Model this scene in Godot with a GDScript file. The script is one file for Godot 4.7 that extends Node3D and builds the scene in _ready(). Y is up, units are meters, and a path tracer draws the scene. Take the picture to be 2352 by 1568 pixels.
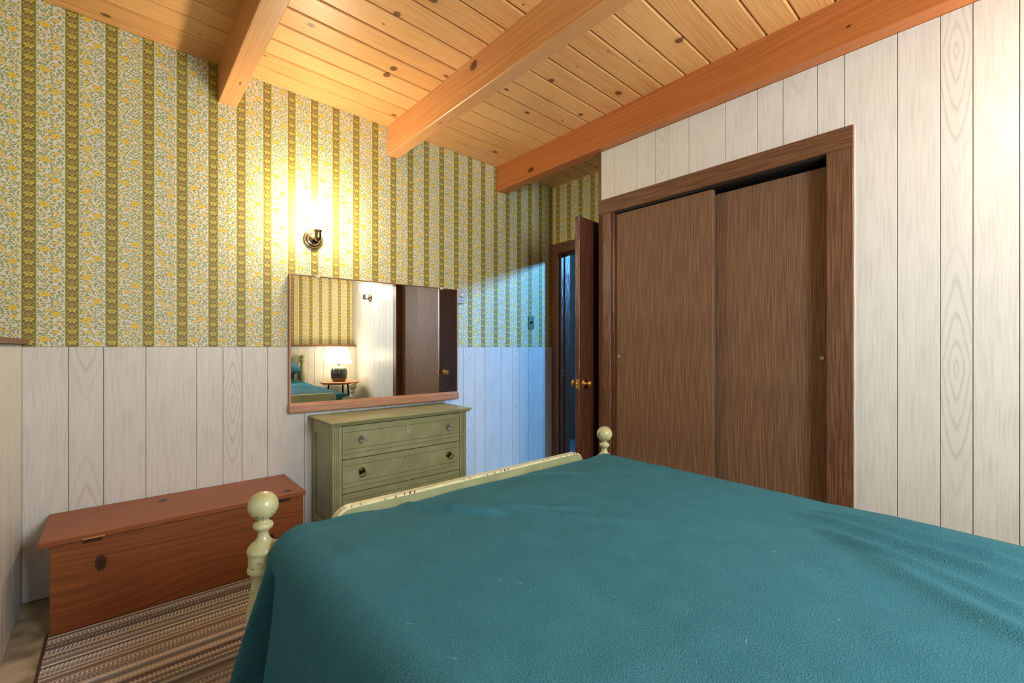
extends Node3D
# A cottage bedroom: wallpaper wall with mirror, dresser and chest, closet wall, plank ceiling, bed in front.
# Axes: x runs along the wallpaper wall to the right, z towards the viewer; the camera stands at x = 0, z = 0.

const EYE := 1.16          # eye height
const ZA := -2.9554        # face of the wallpaper wall
const XB := 2.475          # face of the closet wall
const XC := 3.134          # face of the door wall
const XL := -0.318         # face of the left wainscot
const ZD := 0.98           # face of the headboard wainscot
const SLOTS := [0.129, 0.089, 0.125, 0.207, 0.161, 0.119, 0.145, 0.106, 0.183]
const PANEL := 1.264

var M := {}
var rng := RandomNumberGenerator.new()

# ---------------------------------------------------------------- mesh building
class MB:
	var v := PackedVector3Array()
	var n := PackedVector3Array()
	var t := PackedVector2Array()
	var ix := PackedInt32Array()

	func quad(a: Vector3, b: Vector3, c: Vector3, d: Vector3, out: Vector3, ua := Vector2.ZERO, ub := Vector2.ZERO, uc := Vector2.ZERO, ud := Vector2.ZERO) -> void:
		var nn := (c - a).cross(b - a)
		if nn.length_squared() < 1e-18:
			nn = (d - a).cross(c - a)
		nn = nn.normalized()
		var i := v.size()
		var flip := nn.dot(out) < 0.0
		if flip:
			nn = -nn
		v.append_array([a, b, c, d])
		n.append_array([nn, nn, nn, nn])
		t.append_array([ua, ub, uc, ud])
		if flip:
			ix.append_array([i, i + 2, i + 1, i, i + 3, i + 2])
		else:
			ix.append_array([i, i + 1, i + 2, i, i + 2, i + 3])

	func tri(a: Vector3, b: Vector3, c: Vector3, out: Vector3, ua := Vector2.ZERO, ub := Vector2.ZERO, uc := Vector2.ZERO) -> void:
		var nn := (c - a).cross(b - a).normalized()
		var i := v.size()
		var flip := nn.dot(out) < 0.0
		if flip:
			nn = -nn
		v.append_array([a, b, c])
		n.append_array([nn, nn, nn])
		t.append_array([ua, ub, uc])
		ix.append_array([i, i + 2, i + 1] if flip else [i, i + 1, i + 2])

	func uvp(p: Vector3, nrm: Vector3, g: int, off: Vector2, s: Vector2) -> Vector2:
		# u runs along the grain axis g in metres, v across it
		var a := nrm.abs().max_axis_index()
		var o := 3 - a - g
		if a == g:
			return Vector2(p[(g + 1) % 3] * 0.3, p[(g + 2) % 3]) * s + off
		return Vector2(p[g], p[o]) * s + off

	func box(lo: Vector3, hi: Vector3, ch := 0.0, g := 1, off := Vector2.ZERO, s := Vector2.ONE) -> void:
		# a box with chamfered edges
		var c := (lo + hi) * 0.5
		var h := (hi - lo) * 0.5
		ch = minf(ch, minf(h.x, minf(h.y, h.z)) * 0.98)
		for a in 3:
			var p := (a + 1) % 3
			var q := (a + 2) % 3
			for sg in [-1.0, 1.0]:
				var nn := Vector3.ZERO
				nn[a] = sg
				var cs: Array[Vector3] = []
				for k in [[-1.0, -1.0], [1.0, -1.0], [1.0, 1.0], [-1.0, 1.0]]:
					var w := Vector3.ZERO
					w[a] = sg * h[a]
					w[p] = k[0] * (h[p] - ch)
					w[q] = k[1] * (h[q] - ch)
					cs.append(c + w)
				quad(cs[0], cs[1], cs[2], cs[3], nn, uvp(cs[0], nn, g, off, s), uvp(cs[1], nn, g, off, s), uvp(cs[2], nn, g, off, s), uvp(cs[3], nn, g, off, s))
		if ch <= 0.0:
			return
		for a in 3:
			var p := (a + 1) % 3
			var q := (a + 2) % 3
			for sp in [-1.0, 1.0]:
				for sq in [-1.0, 1.0]:
					var nn := Vector3.ZERO
					nn[p] = sp
					nn[q] = sq
					var hn := nn
					hn[p] = sp * 1.01
					var cs: Array[Vector3] = []
					for k in [[-1.0, 0], [1.0, 0], [1.0, 1], [-1.0, 1]]:
						var w := Vector3.ZERO
						w[a] = k[0] * (h[a] - ch)
						w[p] = sp * (h[p] - (ch if k[1] == 1 else 0.0))
						w[q] = sq * (h[q] - (0.0 if k[1] == 1 else ch))
						cs.append(c + w)
					quad(cs[0], cs[1], cs[2], cs[3], nn, uvp(cs[0], hn, g, off, s), uvp(cs[1], hn, g, off, s), uvp(cs[2], hn, g, off, s), uvp(cs[3], hn, g, off, s))
		for sx in [-1.0, 1.0]:
			for sy in [-1.0, 1.0]:
				for sz in [-1.0, 1.0]:
					var k := Vector3(sx, sy, sz)
					var p0 := c + k * Vector3(h.x, h.y - ch, h.z - ch)
					var p1 := c + k * Vector3(h.x - ch, h.y, h.z - ch)
					var p2 := c + k * Vector3(h.x - ch, h.y - ch, h.z)
					tri(p0, p1, p2, k, uvp(p0, k, g, off, s), uvp(p1, k, g, off, s), uvp(p2, k, g, off, s))

	func lathe(prof: Array, seg: int, xf: Transform3D, us := 1.0) -> void:
		# prof: [radius, height] points from bottom to top; a repeated point makes a sharp edge
		var m := prof.size()
		var base := v.size()
		var run := 0.0
		for i in m:
			var r: float = prof[i][0]
			var y: float = prof[i][1]
			var d := Vector2.ZERO
			var here := Vector2(r, y)
			if i > 0:
				var b := Vector2(prof[i - 1][0], prof[i - 1][1])
				run += here.distance_to(b)
				d += (here - b).normalized()
			if i < m - 1:
				var f := Vector2(prof[i + 1][0], prof[i + 1][1])
				d += (f - here).normalized()
			if d.length() < 1e-6:
				d = Vector2(0, 1)
			d = d.normalized()
			for k in seg + 1:
				var a := TAU * k / seg
				v.append(xf * Vector3(r * cos(a), y, r * sin(a)))
				n.append((xf.basis * Vector3(d.y * cos(a), -d.x, d.y * sin(a))).normalized())
				t.append(Vector2(us * float(k) / seg, run))
		for i in m - 1:
			for k in seg:
				var a0 := base + i * (seg + 1) + k
				var b0 := a0 + seg + 1
				ix.append_array([a0, a0 + 1, b0 + 1, a0, b0 + 1, b0])

	func tube(path: Array, r: float, seg := 10, closed := false, caps := true) -> void:
		var m := path.size()
		var base := v.size()
		var up := Vector3.UP
		for i in m:
			var p: Vector3 = path[i]
			var d := Vector3.ZERO
			if closed:
				d = (path[(i + 1) % m] as Vector3) - (path[(i - 1 + m) % m] as Vector3)
			else:
				d = (path[mini(i + 1, m - 1)] as Vector3) - (path[maxi(i - 1, 0)] as Vector3)
			d = d.normalized()
			var sd := d.cross(up)
			if sd.length() < 0.1:
				sd = d.cross(Vector3.RIGHT)
			sd = sd.normalized()
			up = sd.cross(d).normalized()
			for k in seg + 1:
				var a := TAU * k / seg
				var o := sd * cos(a) + up * sin(a)
				v.append(p + o * r)
				n.append(o)
				t.append(Vector2(float(k) / seg, float(i) / m))
		var rows := m if closed else m - 1
		for i in rows:
			for k in seg:
				var a0 := base + i * (seg + 1) + k
				var b0 := base + ((i + 1) % m) * (seg + 1) + k
				ix.append_array([a0, b0 + 1, a0 + 1, a0, b0, b0 + 1])
		if caps and not closed:
			for e in [0, m - 1]:
				var dd: Vector3 = (path[0] as Vector3) - (path[1] as Vector3) if e == 0 else (path[m - 1] as Vector3) - (path[m - 2] as Vector3)
				for k in seg:
					tri(path[e], v[base + e * (seg + 1) + k], v[base + e * (seg + 1) + k + 1], dd)

	func prism(poly: PackedVector2Array, z0: float, z1: float, ch: float, off := Vector2.ZERO, s := Vector2.ONE) -> void:
		# an outline in x and y, given thickness in z, with chamfered rims
		if Geometry2D.is_polygon_clockwise(poly):
			poly = poly.duplicate()
			poly.reverse()
		var m := poly.size()
		var inn := PackedVector2Array()
		for i in m:
			var a := (poly[i] - poly[(i - 1 + m) % m]).normalized()
			var b := (poly[(i + 1) % m] - poly[i]).normalized()
			var na := Vector2(-a.y, a.x)
			var nb := Vector2(-b.y, b.x)
			var w := (na + nb)
			w = w.normalized() / maxf(0.5, w.normalized().dot(na)) if w.length() > 0.01 else na
			inn.append(poly[i] + w * ch)
		var tr := Geometry2D.triangulate_polygon(inn)
		for side in 2:
			var z := z0 if side == 0 else z1
			var nn := Vector3(0, 0, -1 if side == 0 else 1)
			for i in range(0, tr.size(), 3):
				var a := inn[tr[i]]
				var b := inn[tr[i + 1]]
				var c := inn[tr[i + 2]]
				tri(Vector3(a.x, a.y, z), Vector3(b.x, b.y, z), Vector3(c.x, c.y, z), nn, a * s + off, b * s + off, c * s + off)
		var run := 0.0
		for i in m:
			var j := (i + 1) % m
			var e := poly[j] - poly[i]
			var nn := Vector3(e.y, -e.x, 0)
			var r2 := run + e.length()
			var u0 := Vector2(run, 0) * s + off
			var u1 := Vector2(r2, 0) * s + off
			var dz := Vector2(0, z1 - z0) * s
			run = r2
			quad(Vector3(poly[i].x, poly[i].y, z0 + ch), Vector3(poly[j].x, poly[j].y, z0 + ch), Vector3(poly[j].x, poly[j].y, z1 - ch), Vector3(poly[i].x, poly[i].y, z1 - ch), nn, u0, u1, u1 + dz, u0 + dz)
			if ch > 0.0:
				var dc := Vector2(0, ch) * s
				quad(Vector3(poly[i].x, poly[i].y, z1 - ch), Vector3(poly[j].x, poly[j].y, z1 - ch), Vector3(inn[j].x, inn[j].y, z1), Vector3(inn[i].x, inn[i].y, z1), nn + Vector3(0, 0, e.length()), u0 + dz, u1 + dz, u1 + dz + dc, u0 + dz + dc)
				quad(Vector3(poly[i].x, poly[i].y, z0 + ch), Vector3(poly[j].x, poly[j].y, z0 + ch), Vector3(inn[j].x, inn[j].y, z0), Vector3(inn[i].x, inn[i].y, z0), nn - Vector3(0, 0, e.length()), u0, u1, u1 - dc, u0 - dc)

	func grid(cols: int, rows: int, pts: PackedVector3Array, uvs: PackedVector2Array) -> void:
		# a smooth sheet; pts in rows of cols, seen from the side where columns run right and rows run down
		var base := v.size()
		var nr := PackedVector3Array()
		nr.resize(pts.size())
		for r in rows:
			for c in cols:
				var x := pts[r * cols + mini(c + 1, cols - 1)] - pts[r * cols + maxi(c - 1, 0)]
				var y := pts[mini(r + 1, rows - 1) * cols + c] - pts[maxi(r - 1, 0) * cols + c]
				nr[r * cols + c] = y.cross(x).normalized()
		v.append_array(pts)
		n.append_array(nr)
		t.append_array(uvs)
		for r in rows - 1:
			for c in cols - 1:
				var a := base + r * cols + c
				ix.append_array([a, a + 1, a + cols + 1, a, a + cols + 1, a + cols])

	func mesh() -> ArrayMesh:
		var arr := []
		arr.resize(Mesh.ARRAY_MAX)
		arr[Mesh.ARRAY_VERTEX] = v
		arr[Mesh.ARRAY_NORMAL] = n
		arr[Mesh.ARRAY_TEX_UV] = t
		arr[Mesh.ARRAY_INDEX] = ix
		var me := ArrayMesh.new()
		me.add_surface_from_arrays(Mesh.PRIMITIVE_TRIANGLES, arr)
		return me


func put(mb: MB, called: String, m: Material, parent: Node) -> MeshInstance3D:
	var o := MeshInstance3D.new()
	o.name = called
	o.mesh = mb.mesh()
	o.material_override = m
	parent.add_child(o, true)
	return o


func tag(o: Node, label: String, category: String, kind := "", group := "") -> Node:
	o.set_meta("label", label)
	if category != "":
		o.set_meta("category", category)
	if kind != "":
		o.set_meta("kind", kind)
	if group != "":
		o.set_meta("group", group)
	return o


func thing(called: String, label: String, category: String, at := Vector3.ZERO, kind := "", group := "") -> Node3D:
	var o := Node3D.new()
	o.name = called
	add_child(o, true)
	o.position = at
	tag(o, label, category, kind, group)
	return o


func slab(called: String, m: Material, parent: Node, lo: Vector3, hi: Vector3, ch := 0.0, g := 1, off := Vector2.ZERO, s := Vector2.ONE) -> MeshInstance3D:
	var b := MB.new()
	b.box(lo, hi, ch, g, off, s)
	return put(b, called, m, parent)


func turned(called: String, m: Material, parent: Node, prof: Array, at: Vector3, axis := Vector3.UP, seg := 32) -> MeshInstance3D:
	var b := MB.new()
	b.lathe(prof, seg, Transform3D(along(axis), at), 0.22)
	return put(b, called, m, parent)


func along(axis: Vector3) -> Basis:
	var y := axis.normalized()
	var x := y.cross(Vector3(0, 0, 1))
	if x.length() < 0.1:
		x = y.cross(Vector3(1, 0, 0))
	x = x.normalized()
	return Basis(x, y, x.cross(y).normalized())

# ---------------------------------------------------------------- materials
func s8(r: int, g: int, b: int) -> Color:
	return Color8(r, g, b)


func flat(c: Color, rough := 0.6, metal := 0.0, spec := 0.5) -> StandardMaterial3D:
	var m := StandardMaterial3D.new()
	m.albedo_color = c
	m.roughness = rough
	m.metallic = metal
	m.metallic_specular = spec
	return m


func tex(im: Image) -> ImageTexture:
	return ImageTexture.create_from_image(im)


func noise(freq: float, sd: int, oct := 3, kind := FastNoiseLite.TYPE_SIMPLEX_SMOOTH) -> FastNoiseLite:
	var f := FastNoiseLite.new()
	f.noise_type = kind
	f.seed = sd
	f.frequency = freq
	f.fractal_octaves = oct
	return f


func ramp_tex(freq: float, sd: int, oct: int, cols: Array, w := 512, h := 512, normal := 0.0) -> NoiseTexture2D:
	var t := NoiseTexture2D.new()
	t.width = w
	t.height = h
	t.seamless = true
	t.noise = noise(freq, sd, oct)
	if normal > 0.0:
		t.as_normal_map = true
		t.bump_strength = normal
	else:
		var g := Gradient.new()
		var off := PackedFloat32Array()
		var cc := PackedColorArray()
		for c in cols:
			off.append(c[0])
			cc.append(c[1])
		g.offsets = off
		g.colors = cc
		t.color_ramp = g
	return t


func streaked(cols: Array, scale_u: float, scale_v: float, sd: int, rough: float, bump := 0.0, oct := 4) -> StandardMaterial3D:
	# wood whose grain is noise drawn out along u
	var m := StandardMaterial3D.new()
	m.albedo_texture = ramp_tex(0.06, sd, oct, cols)
	m.uv1_scale = Vector3(scale_u / 3.0, scale_v / 3.0, 1)
	m.roughness = rough
	if bump > 0.0:
		m.normal_enabled = true
		m.normal_texture = ramp_tex(0.12, sd + 7, 3, [], 512, 512, bump)
		m.normal_scale = 0.5
	return m


func wallpaper_image() -> Image:
	# four bands wide: an olive ribbon of diamonds and blossoms, then sprigged cream paper
	var w := 1024
	var h := 384
	var im := Image.create(w, h, false, Image.FORMAT_RGB8)
	var cream := s8(223, 222, 210)
	im.fill(cream)
	var r := RandomNumberGenerator.new()
	r.seed = 31
	for band in 4:
		var x0 := band * 256
		var fx := x0 + 92
		var fw := 160
		# leaves on a jittered lattice
		var big := []
		for k in 2:
			big.append(Vector2(fx + 42 + 76 * ((k + band) % 2) + r.randf_range(-6, 6), 60 + k * 190 + band * 43 + r.randf_range(-12, 12)))
		var mid := []
		for k in 6:
			mid.append(Vector2(fx + r.randf_range(20, fw - 20), k * 64 + 14 + r.randf_range(-10, 10)))
		for row in 20:
			for col in 8:
				var p := Vector2(fx + 5 + col * 21.5 + (11 if row % 2 else 0) + r.randf_range(-6, 6), row * 19.2 + r.randf_range(-5, 5))
				if p.x > fx + fw or r.randf() < 0.06:
					continue
				if r.randf() < 0.17:
					_blossom(im, p, r.randf_range(7, 10), s8(228, 196, 84), s8(204, 152, 62), r.randf() * TAU)
				else:
					_leaf(im, p, r.randf_range(10.0, 14.0), r.randf_range(5.6, 7.6), r.randf() * PI, s8(176, 188, 104), s8(118, 134, 86))
		for p in mid:
			_blossom(im, p, r.randf_range(13, 18), s8(236, 206, 88), s8(208, 166, 58), r.randf() * TAU)
		for p in big:
			_blossom(im, p, 27.0, s8(236, 206, 76), s8(208, 164, 48), r.randf() * TAU)
		# ribbon
		im.fill_rect(Rect2i(x0, 0, 92, h), s8(200, 200, 128))
		im.fill_rect(Rect2i(x0 + 3, 0, 84, h), s8(112, 138, 44))
		im.fill_rect(Rect2i(x0 + 7, 0, 76, h), s8(190, 188, 104))
		im.fill_rect(Rect2i(x0 + 9, 0, 72, h), s8(116, 96, 34))
		var cx := x0 + 45.0
		for k in 4:
			var cy := 48.0 + k * 96.0
			for sd in [-1.0, 1.0]:
				_stroke(im, Vector2(cx, cy - 34), Vector2(cx + sd * 32, cy + 4), 2.2, s8(214, 202, 128), sd * 7.0)
				_stroke(im, Vector2(cx, cy + 36), Vector2(cx + sd * 32, cy + 4), 2.2, s8(206, 192, 110), sd * 7.0)
				_leaf(im, Vector2(cx + sd * 20, cy + 44), 16, 8, sd * 0.7, s8(182, 172, 60), s8(212, 200, 98))
				_leaf(im, Vector2(cx + sd * 13, cy + 62), 13, 6, -sd * 0.8, s8(196, 186, 66), s8(220, 208, 116))
				_leaf(im, Vector2(cx + sd * 27, cy + 24), 9, 5, sd * 1.3, s8(150, 140, 48), s8(196, 182, 92))
			_blossom(im, Vector2(cx, cy + 48), 12, s8(196, 180, 60), s8(150, 132, 40), 0.3)
			for q in 3:
				_ring(im, Vector2(cx, cy + 2), 7.0 + q * 5.0, 1.6, s8(182, 168, 92))
			_leaf(im, Vector2(cx, cy + 2), 4, 3.4, 0, s8(232, 224, 180), s8(206, 192, 120))
	return im


func _px(im: Image, x: int, y: int, c: Color) -> void:
	im.set_pixel(posmod(x, im.get_width()), posmod(y, im.get_height()), c)


func _leaf(im: Image, p: Vector2, a: float, b: float, rot: float, fill: Color, edge: Color) -> void:
	var cr := cos(rot)
	var sr := sin(rot)
	var e := int(a) + 2
	for dy in range(-e, e + 1):
		for dx in range(-e, e + 1):
			var u := (dx * cr + dy * sr) / a
			var w := (-dx * sr + dy * cr) / b
			var d := absf(w) + u * u
			if d < 1.0:
				_px(im, int(p.x) + dx, int(p.y) + dy, edge if d > 0.62 or (absf(w) < 0.1 and a > 8) else fill)


func _blossom(im: Image, p: Vector2, rad: float, fill: Color, edge: Color, rot: float) -> void:
	var e := int(rad * 1.2) + 2
	for dy in range(-e, e + 1):
		for dx in range(-e, e + 1):
			var d := Vector2(dx, dy * 1.12)
			var an := d.angle() + rot
			var q := d.length() / (rad * (1.0 + 0.075 * sin(6.0 * an) + 0.05 * sin(11.0 * an)))
			if q < 1.0:
				var c := fill
				var petal := absf(sin(2.5 * an))
				if q > 0.88 or (q > 0.42 and q < 0.52) or (q > 0.5 and petal < 0.14):
					c = edge
				elif q < 0.17:
					c = s8(116, 84, 40)
				elif q < 0.42:
					c = fill.lerp(s8(248, 226, 130), 0.6 if petal > 0.5 else 0.1)
				_px(im, int(p.x) + dx, int(p.y) + dy, c)


func _ring(im: Image, p: Vector2, rad: float, w: float, c: Color) -> void:
	var e := int(rad) + 3
	for dy in range(-e, e + 1):
		for dx in range(-e, e + 1):
			var d := absf(dx) * 0.8 + absf(dy) * 0.8
			if absf(d - rad) < w * 0.6:
				_px(im, int(p.x) + dx, int(p.y) + dy, c)


func _stroke(im: Image, a: Vector2, b: Vector2, w: float, c: Color, bow := 0.0) -> void:
	var steps := int(a.distance_to(b)) + 1
	var nn := (b - a).orthogonal().normalized()
	for i in steps + 1:
		var f := float(i) / steps
		var p := a.lerp(b, f) + nn * bow * sin(f * PI)
		for dy in range(-2, 3):
			for dx in range(-2, 3):
				if dx * dx + dy * dy < w * w * 0.6:
					_px(im, int(p.x) + dx, int(p.y) + dy, c)


func whitewash_image() -> Image:
	# one printed wall panel, nine planks wide, repeating every 1.25 m in height
	var w := 768
	var h := 1024
	var im := Image.create(w, h, false, Image.FORMAT_RGB8)
	var fine := noise(0.09, 3, 3)
	var slow := noise(0.012, 5, 2)
	var warp := noise(0.004, 9, 2)
	var base := s8(216, 215, 209)
	var line := s8(178, 175, 167)
	var edges := [0.0]
	for s in SLOTS:
		edges.append(edges[-1] + s / PANEL)
	var ptr := 0
	for x in w:
		var f := (x + 0.5) / w
		while ptr < 8 and f > edges[ptr + 1]:
			ptr += 1
		var mid: float = (edges[ptr] + edges[ptr + 1]) * 0.5
		var dx := (f - mid) * PANEL
		for y in h:
			var ty := float(y) / h * TAU
			var wy := cos(ty) * 60.0
			var wz := sin(ty) * 60.0
			var wr := warp.get_noise_3d(x * 0.2 + ptr * 90, wy * 3, wz * 3)
			var g := fine.get_noise_3d((x + wr * 4.0) * 2.6 + ptr * 57, wy * 0.16, wz * 0.16)
			var k := clampf(0.10 + 0.42 * g, 0.0, 0.5)
			k += 0.13 * slow.get_noise_3d(x * 1.5 + ptr * 31, wy, wz)
			if ptr == 1 or ptr == 6:
				# plain-sawn planks: long pointed ovals of grain round one heart in each repeat
				var cyy := 0.856 if ptr == 1 else 0.30
				var dy := absf(fposmod(float(y) / h - cyy + 0.5, 1.0) - 0.5) * 1.25
				var lens := pow(pow(absf(dx) * (38.0 if ptr == 1 else 25.0), 1.5) + pow(dy * 6.2, 1.35), 0.68) + wr * 0.16
				var ring := sin(lens * 10.0 + g * 0.9)
				k = lerpf(k, 0.08 + 0.55 * pow(clampf(ring * 0.5 + 0.5, 0, 1), 5.0), 0.8 * clampf(3.2 - lens, 0.0, 1.0))
			im.set_pixel(x, h - 1 - y, base.lerp(line, clampf(k, 0.0, 1.0)))
	return im


func pine_image(sd: int, rows: int, rowh: int, w: int, light: Color, mid: Color, dark: Color, knot: Color, knots: int, wave := 0.10, big := 10.0) -> Image:
	# a stack of boards, each rowh pixels wide and w long, with wavering grain and knots
	var im := Image.create(w, rows * rowh, false, Image.FORMAT_RGB8)
	var r := RandomNumberGenerator.new()
	r.seed = sd
	var n1 := noise(0.05, sd + 1, 3)
	var n2 := noise(0.0035, sd + 2, 2)
	for b in rows:
		var kn := []
		for k in knots:
			kn.append([Vector2((k + r.randf_range(0.15, 0.85)) * w / knots, r.randf_range(0.12, 0.88) * rowh), lerpf(2.2, big, pow(r.randf(), 1.6)), r.randf_range(0.8, 1.5)])
		var tone := r.randf_range(-0.12, 0.12)
		var swirl := r.randf_range(6.0, 26.0)
		for y in rowh:
			for x in w:
				var yy := y + swirl * n2.get_noise_2d(x * 0.6, y * 1.3 + b * 500)
				var g := n1.get_noise_2d(x * 0.06, yy * 3.4 + b * 777)
				var f := clampf(0.42 + tone + 0.42 * g + wave * sin(yy * 0.55), 0.0, 1.0)
				im.set_pixel(x, b * rowh + y, light.lerp(mid, f * 2.0) if f < 0.5 else mid.lerp(dark, (f - 0.5) * 1.5))
		for q in kn:
			var c: Vector2 = q[0]
			var rad: float = q[1]
			var st: float = q[2]
			var e := int(rad * 4.0 * st) + 2
			var ey := int(rad * 2.4) + 2
			for dy in range(-ey, ey + 1):
				var py := int(c.y) + dy
				if py < 0 or py >= rowh:
					continue
				for dx in range(-e, e + 1):
					var px := posmod(int(c.x) + dx, w)
					var d := Vector2(dx / st, dy).length() / rad
					d += 0.2 * n1.get_noise_2d(dx * 4.0 + sd + c.x, dy * 4.0 + b * 40.0)
					var old := im.get_pixel(px, b * rowh + py)
					if d < 1.0:
						var ring := 0.5 + 0.5 * sin(d * 11.0)
						im.set_pixel(px, b * rowh + py, knot.lerp(dark, 0.25 * ring + 0.35 * d * d))
					elif d < 1.25:
						im.set_pixel(px, b * rowh + py, old.lerp(knot, 0.75))
					else:
						var lens := Vector2(dx / (st * 2.0), dy * 1.1).length() / rad
						if lens < 2.1:
							var ringy := pow(0.5 + 0.5 * sin(lens * 16.0), 3.0)
							im.set_pixel(px, b * rowh + py, old.lerp(dark, 0.35 * ringy * clampf(2.1 - lens, 0, 1)))
	return im


func chipped_image(base: Color, worn: Color, chip: Color, amount: float, sd: int) -> Image:
	# gloss paint, knocked through to dark wood in places
	var w := 384
	var im := Image.create(w, w, false, Image.FORMAT_RGB8)
	var a := noise(0.06, sd, 3)
	var b := noise(0.011, sd + 3, 2)
	var f := noise(0.2, sd + 5, 2)
	for y in w:
		for x in w:
			var k := a.get_noise_2d(x, y) + 0.45 * b.get_noise_2d(x, y)
			var c := base.lerp(worn, clampf(0.25 + 0.5 * b.get_noise_2d(x * 1.4, y * 1.4 + 900) + 0.14 * f.get_noise_2d(x, y), 0, 0.6))
			if k > amount + 0.035:
				c = chip
			elif k > amount:
				c = worn.lerp(Color.WHITE, 0.25)
			im.set_pixel(x, y, c)
	return im


func rug_image(rows: int) -> Image:
	# braided rows of two-colour yarn, eight pixels each
	var w := 128
	var im := Image.create(w, rows * 8, false, Image.FORMAT_RGB8)
	var pal := [s8(112, 98, 88), s8(206, 190, 174), s8(146, 142, 138), s8(88, 76, 70), s8(176, 158, 144), s8(108, 114, 124), s8(190, 172, 156), s8(124, 102, 90), s8(220, 206, 190), s8(74, 68, 66), s8(160, 146, 134)]
	var r := RandomNumberGenerator.new()
	r.seed = 77
	for q in rows:
		var a: Color = pal[r.randi() % pal.size()]
		var b: Color = pal[r.randi() % pal.size()] if r.randf() < 0.5 else a
		var slant := 1 if q % 2 else -1
		for y in 8:
			for x in w:
				var s := fposmod((x + slant * (y - 4) * 1.2) / 16.0, 1.0)
				var c := a if s < 0.5 else b
				c = c.lerp(s8(60, 50, 44), 0.4 if absf(s - 0.5) < 0.07 or s < 0.07 else 0.0)
				c = c.lerp(s8(220, 205, 190), r.randf() * 0.16)
				im.set_pixel(x, q * 8 + y, c)
	return im


func fleece_image() -> Image:
	var w := 1024
	var im := Image.create(w, w, false, Image.FORMAT_RGB8)
	var r := RandomNumberGenerator.new()
	r.seed = 5
	var a := noise(0.11, 2, 3)
	var b := noise(0.01, 4, 3)
	var base := s8(44, 96, 109)
	var hi := s8(82, 134, 147)
	for y in w:
		for x in w:
			im.set_pixel(x, y, base.lerp(hi, clampf(0.28 + 0.5 * a.get_noise_2d(x * 3.4, y * 2.4) + 0.1 * b.get_noise_2d(x, y), 0.0, 1.0)))
	for k in 300:  # lint
		var x := r.randi() % w
		var y := r.randi() % w
		im.set_pixel(x, y, s8(150, 176, 176))
	for k in 26:  # stray pale fibres
		var p := Vector2(r.randf() * w, r.randf() * w)
		var an := r.randf() * TAU
		for i in r.randi_range(4, 13):
			_px(im, int(p.x), int(p.y), s8(138, 170, 170))
			an += r.randf_range(-0.25, 0.25)
			p += Vector2(cos(an), sin(an))
	return im


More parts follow.
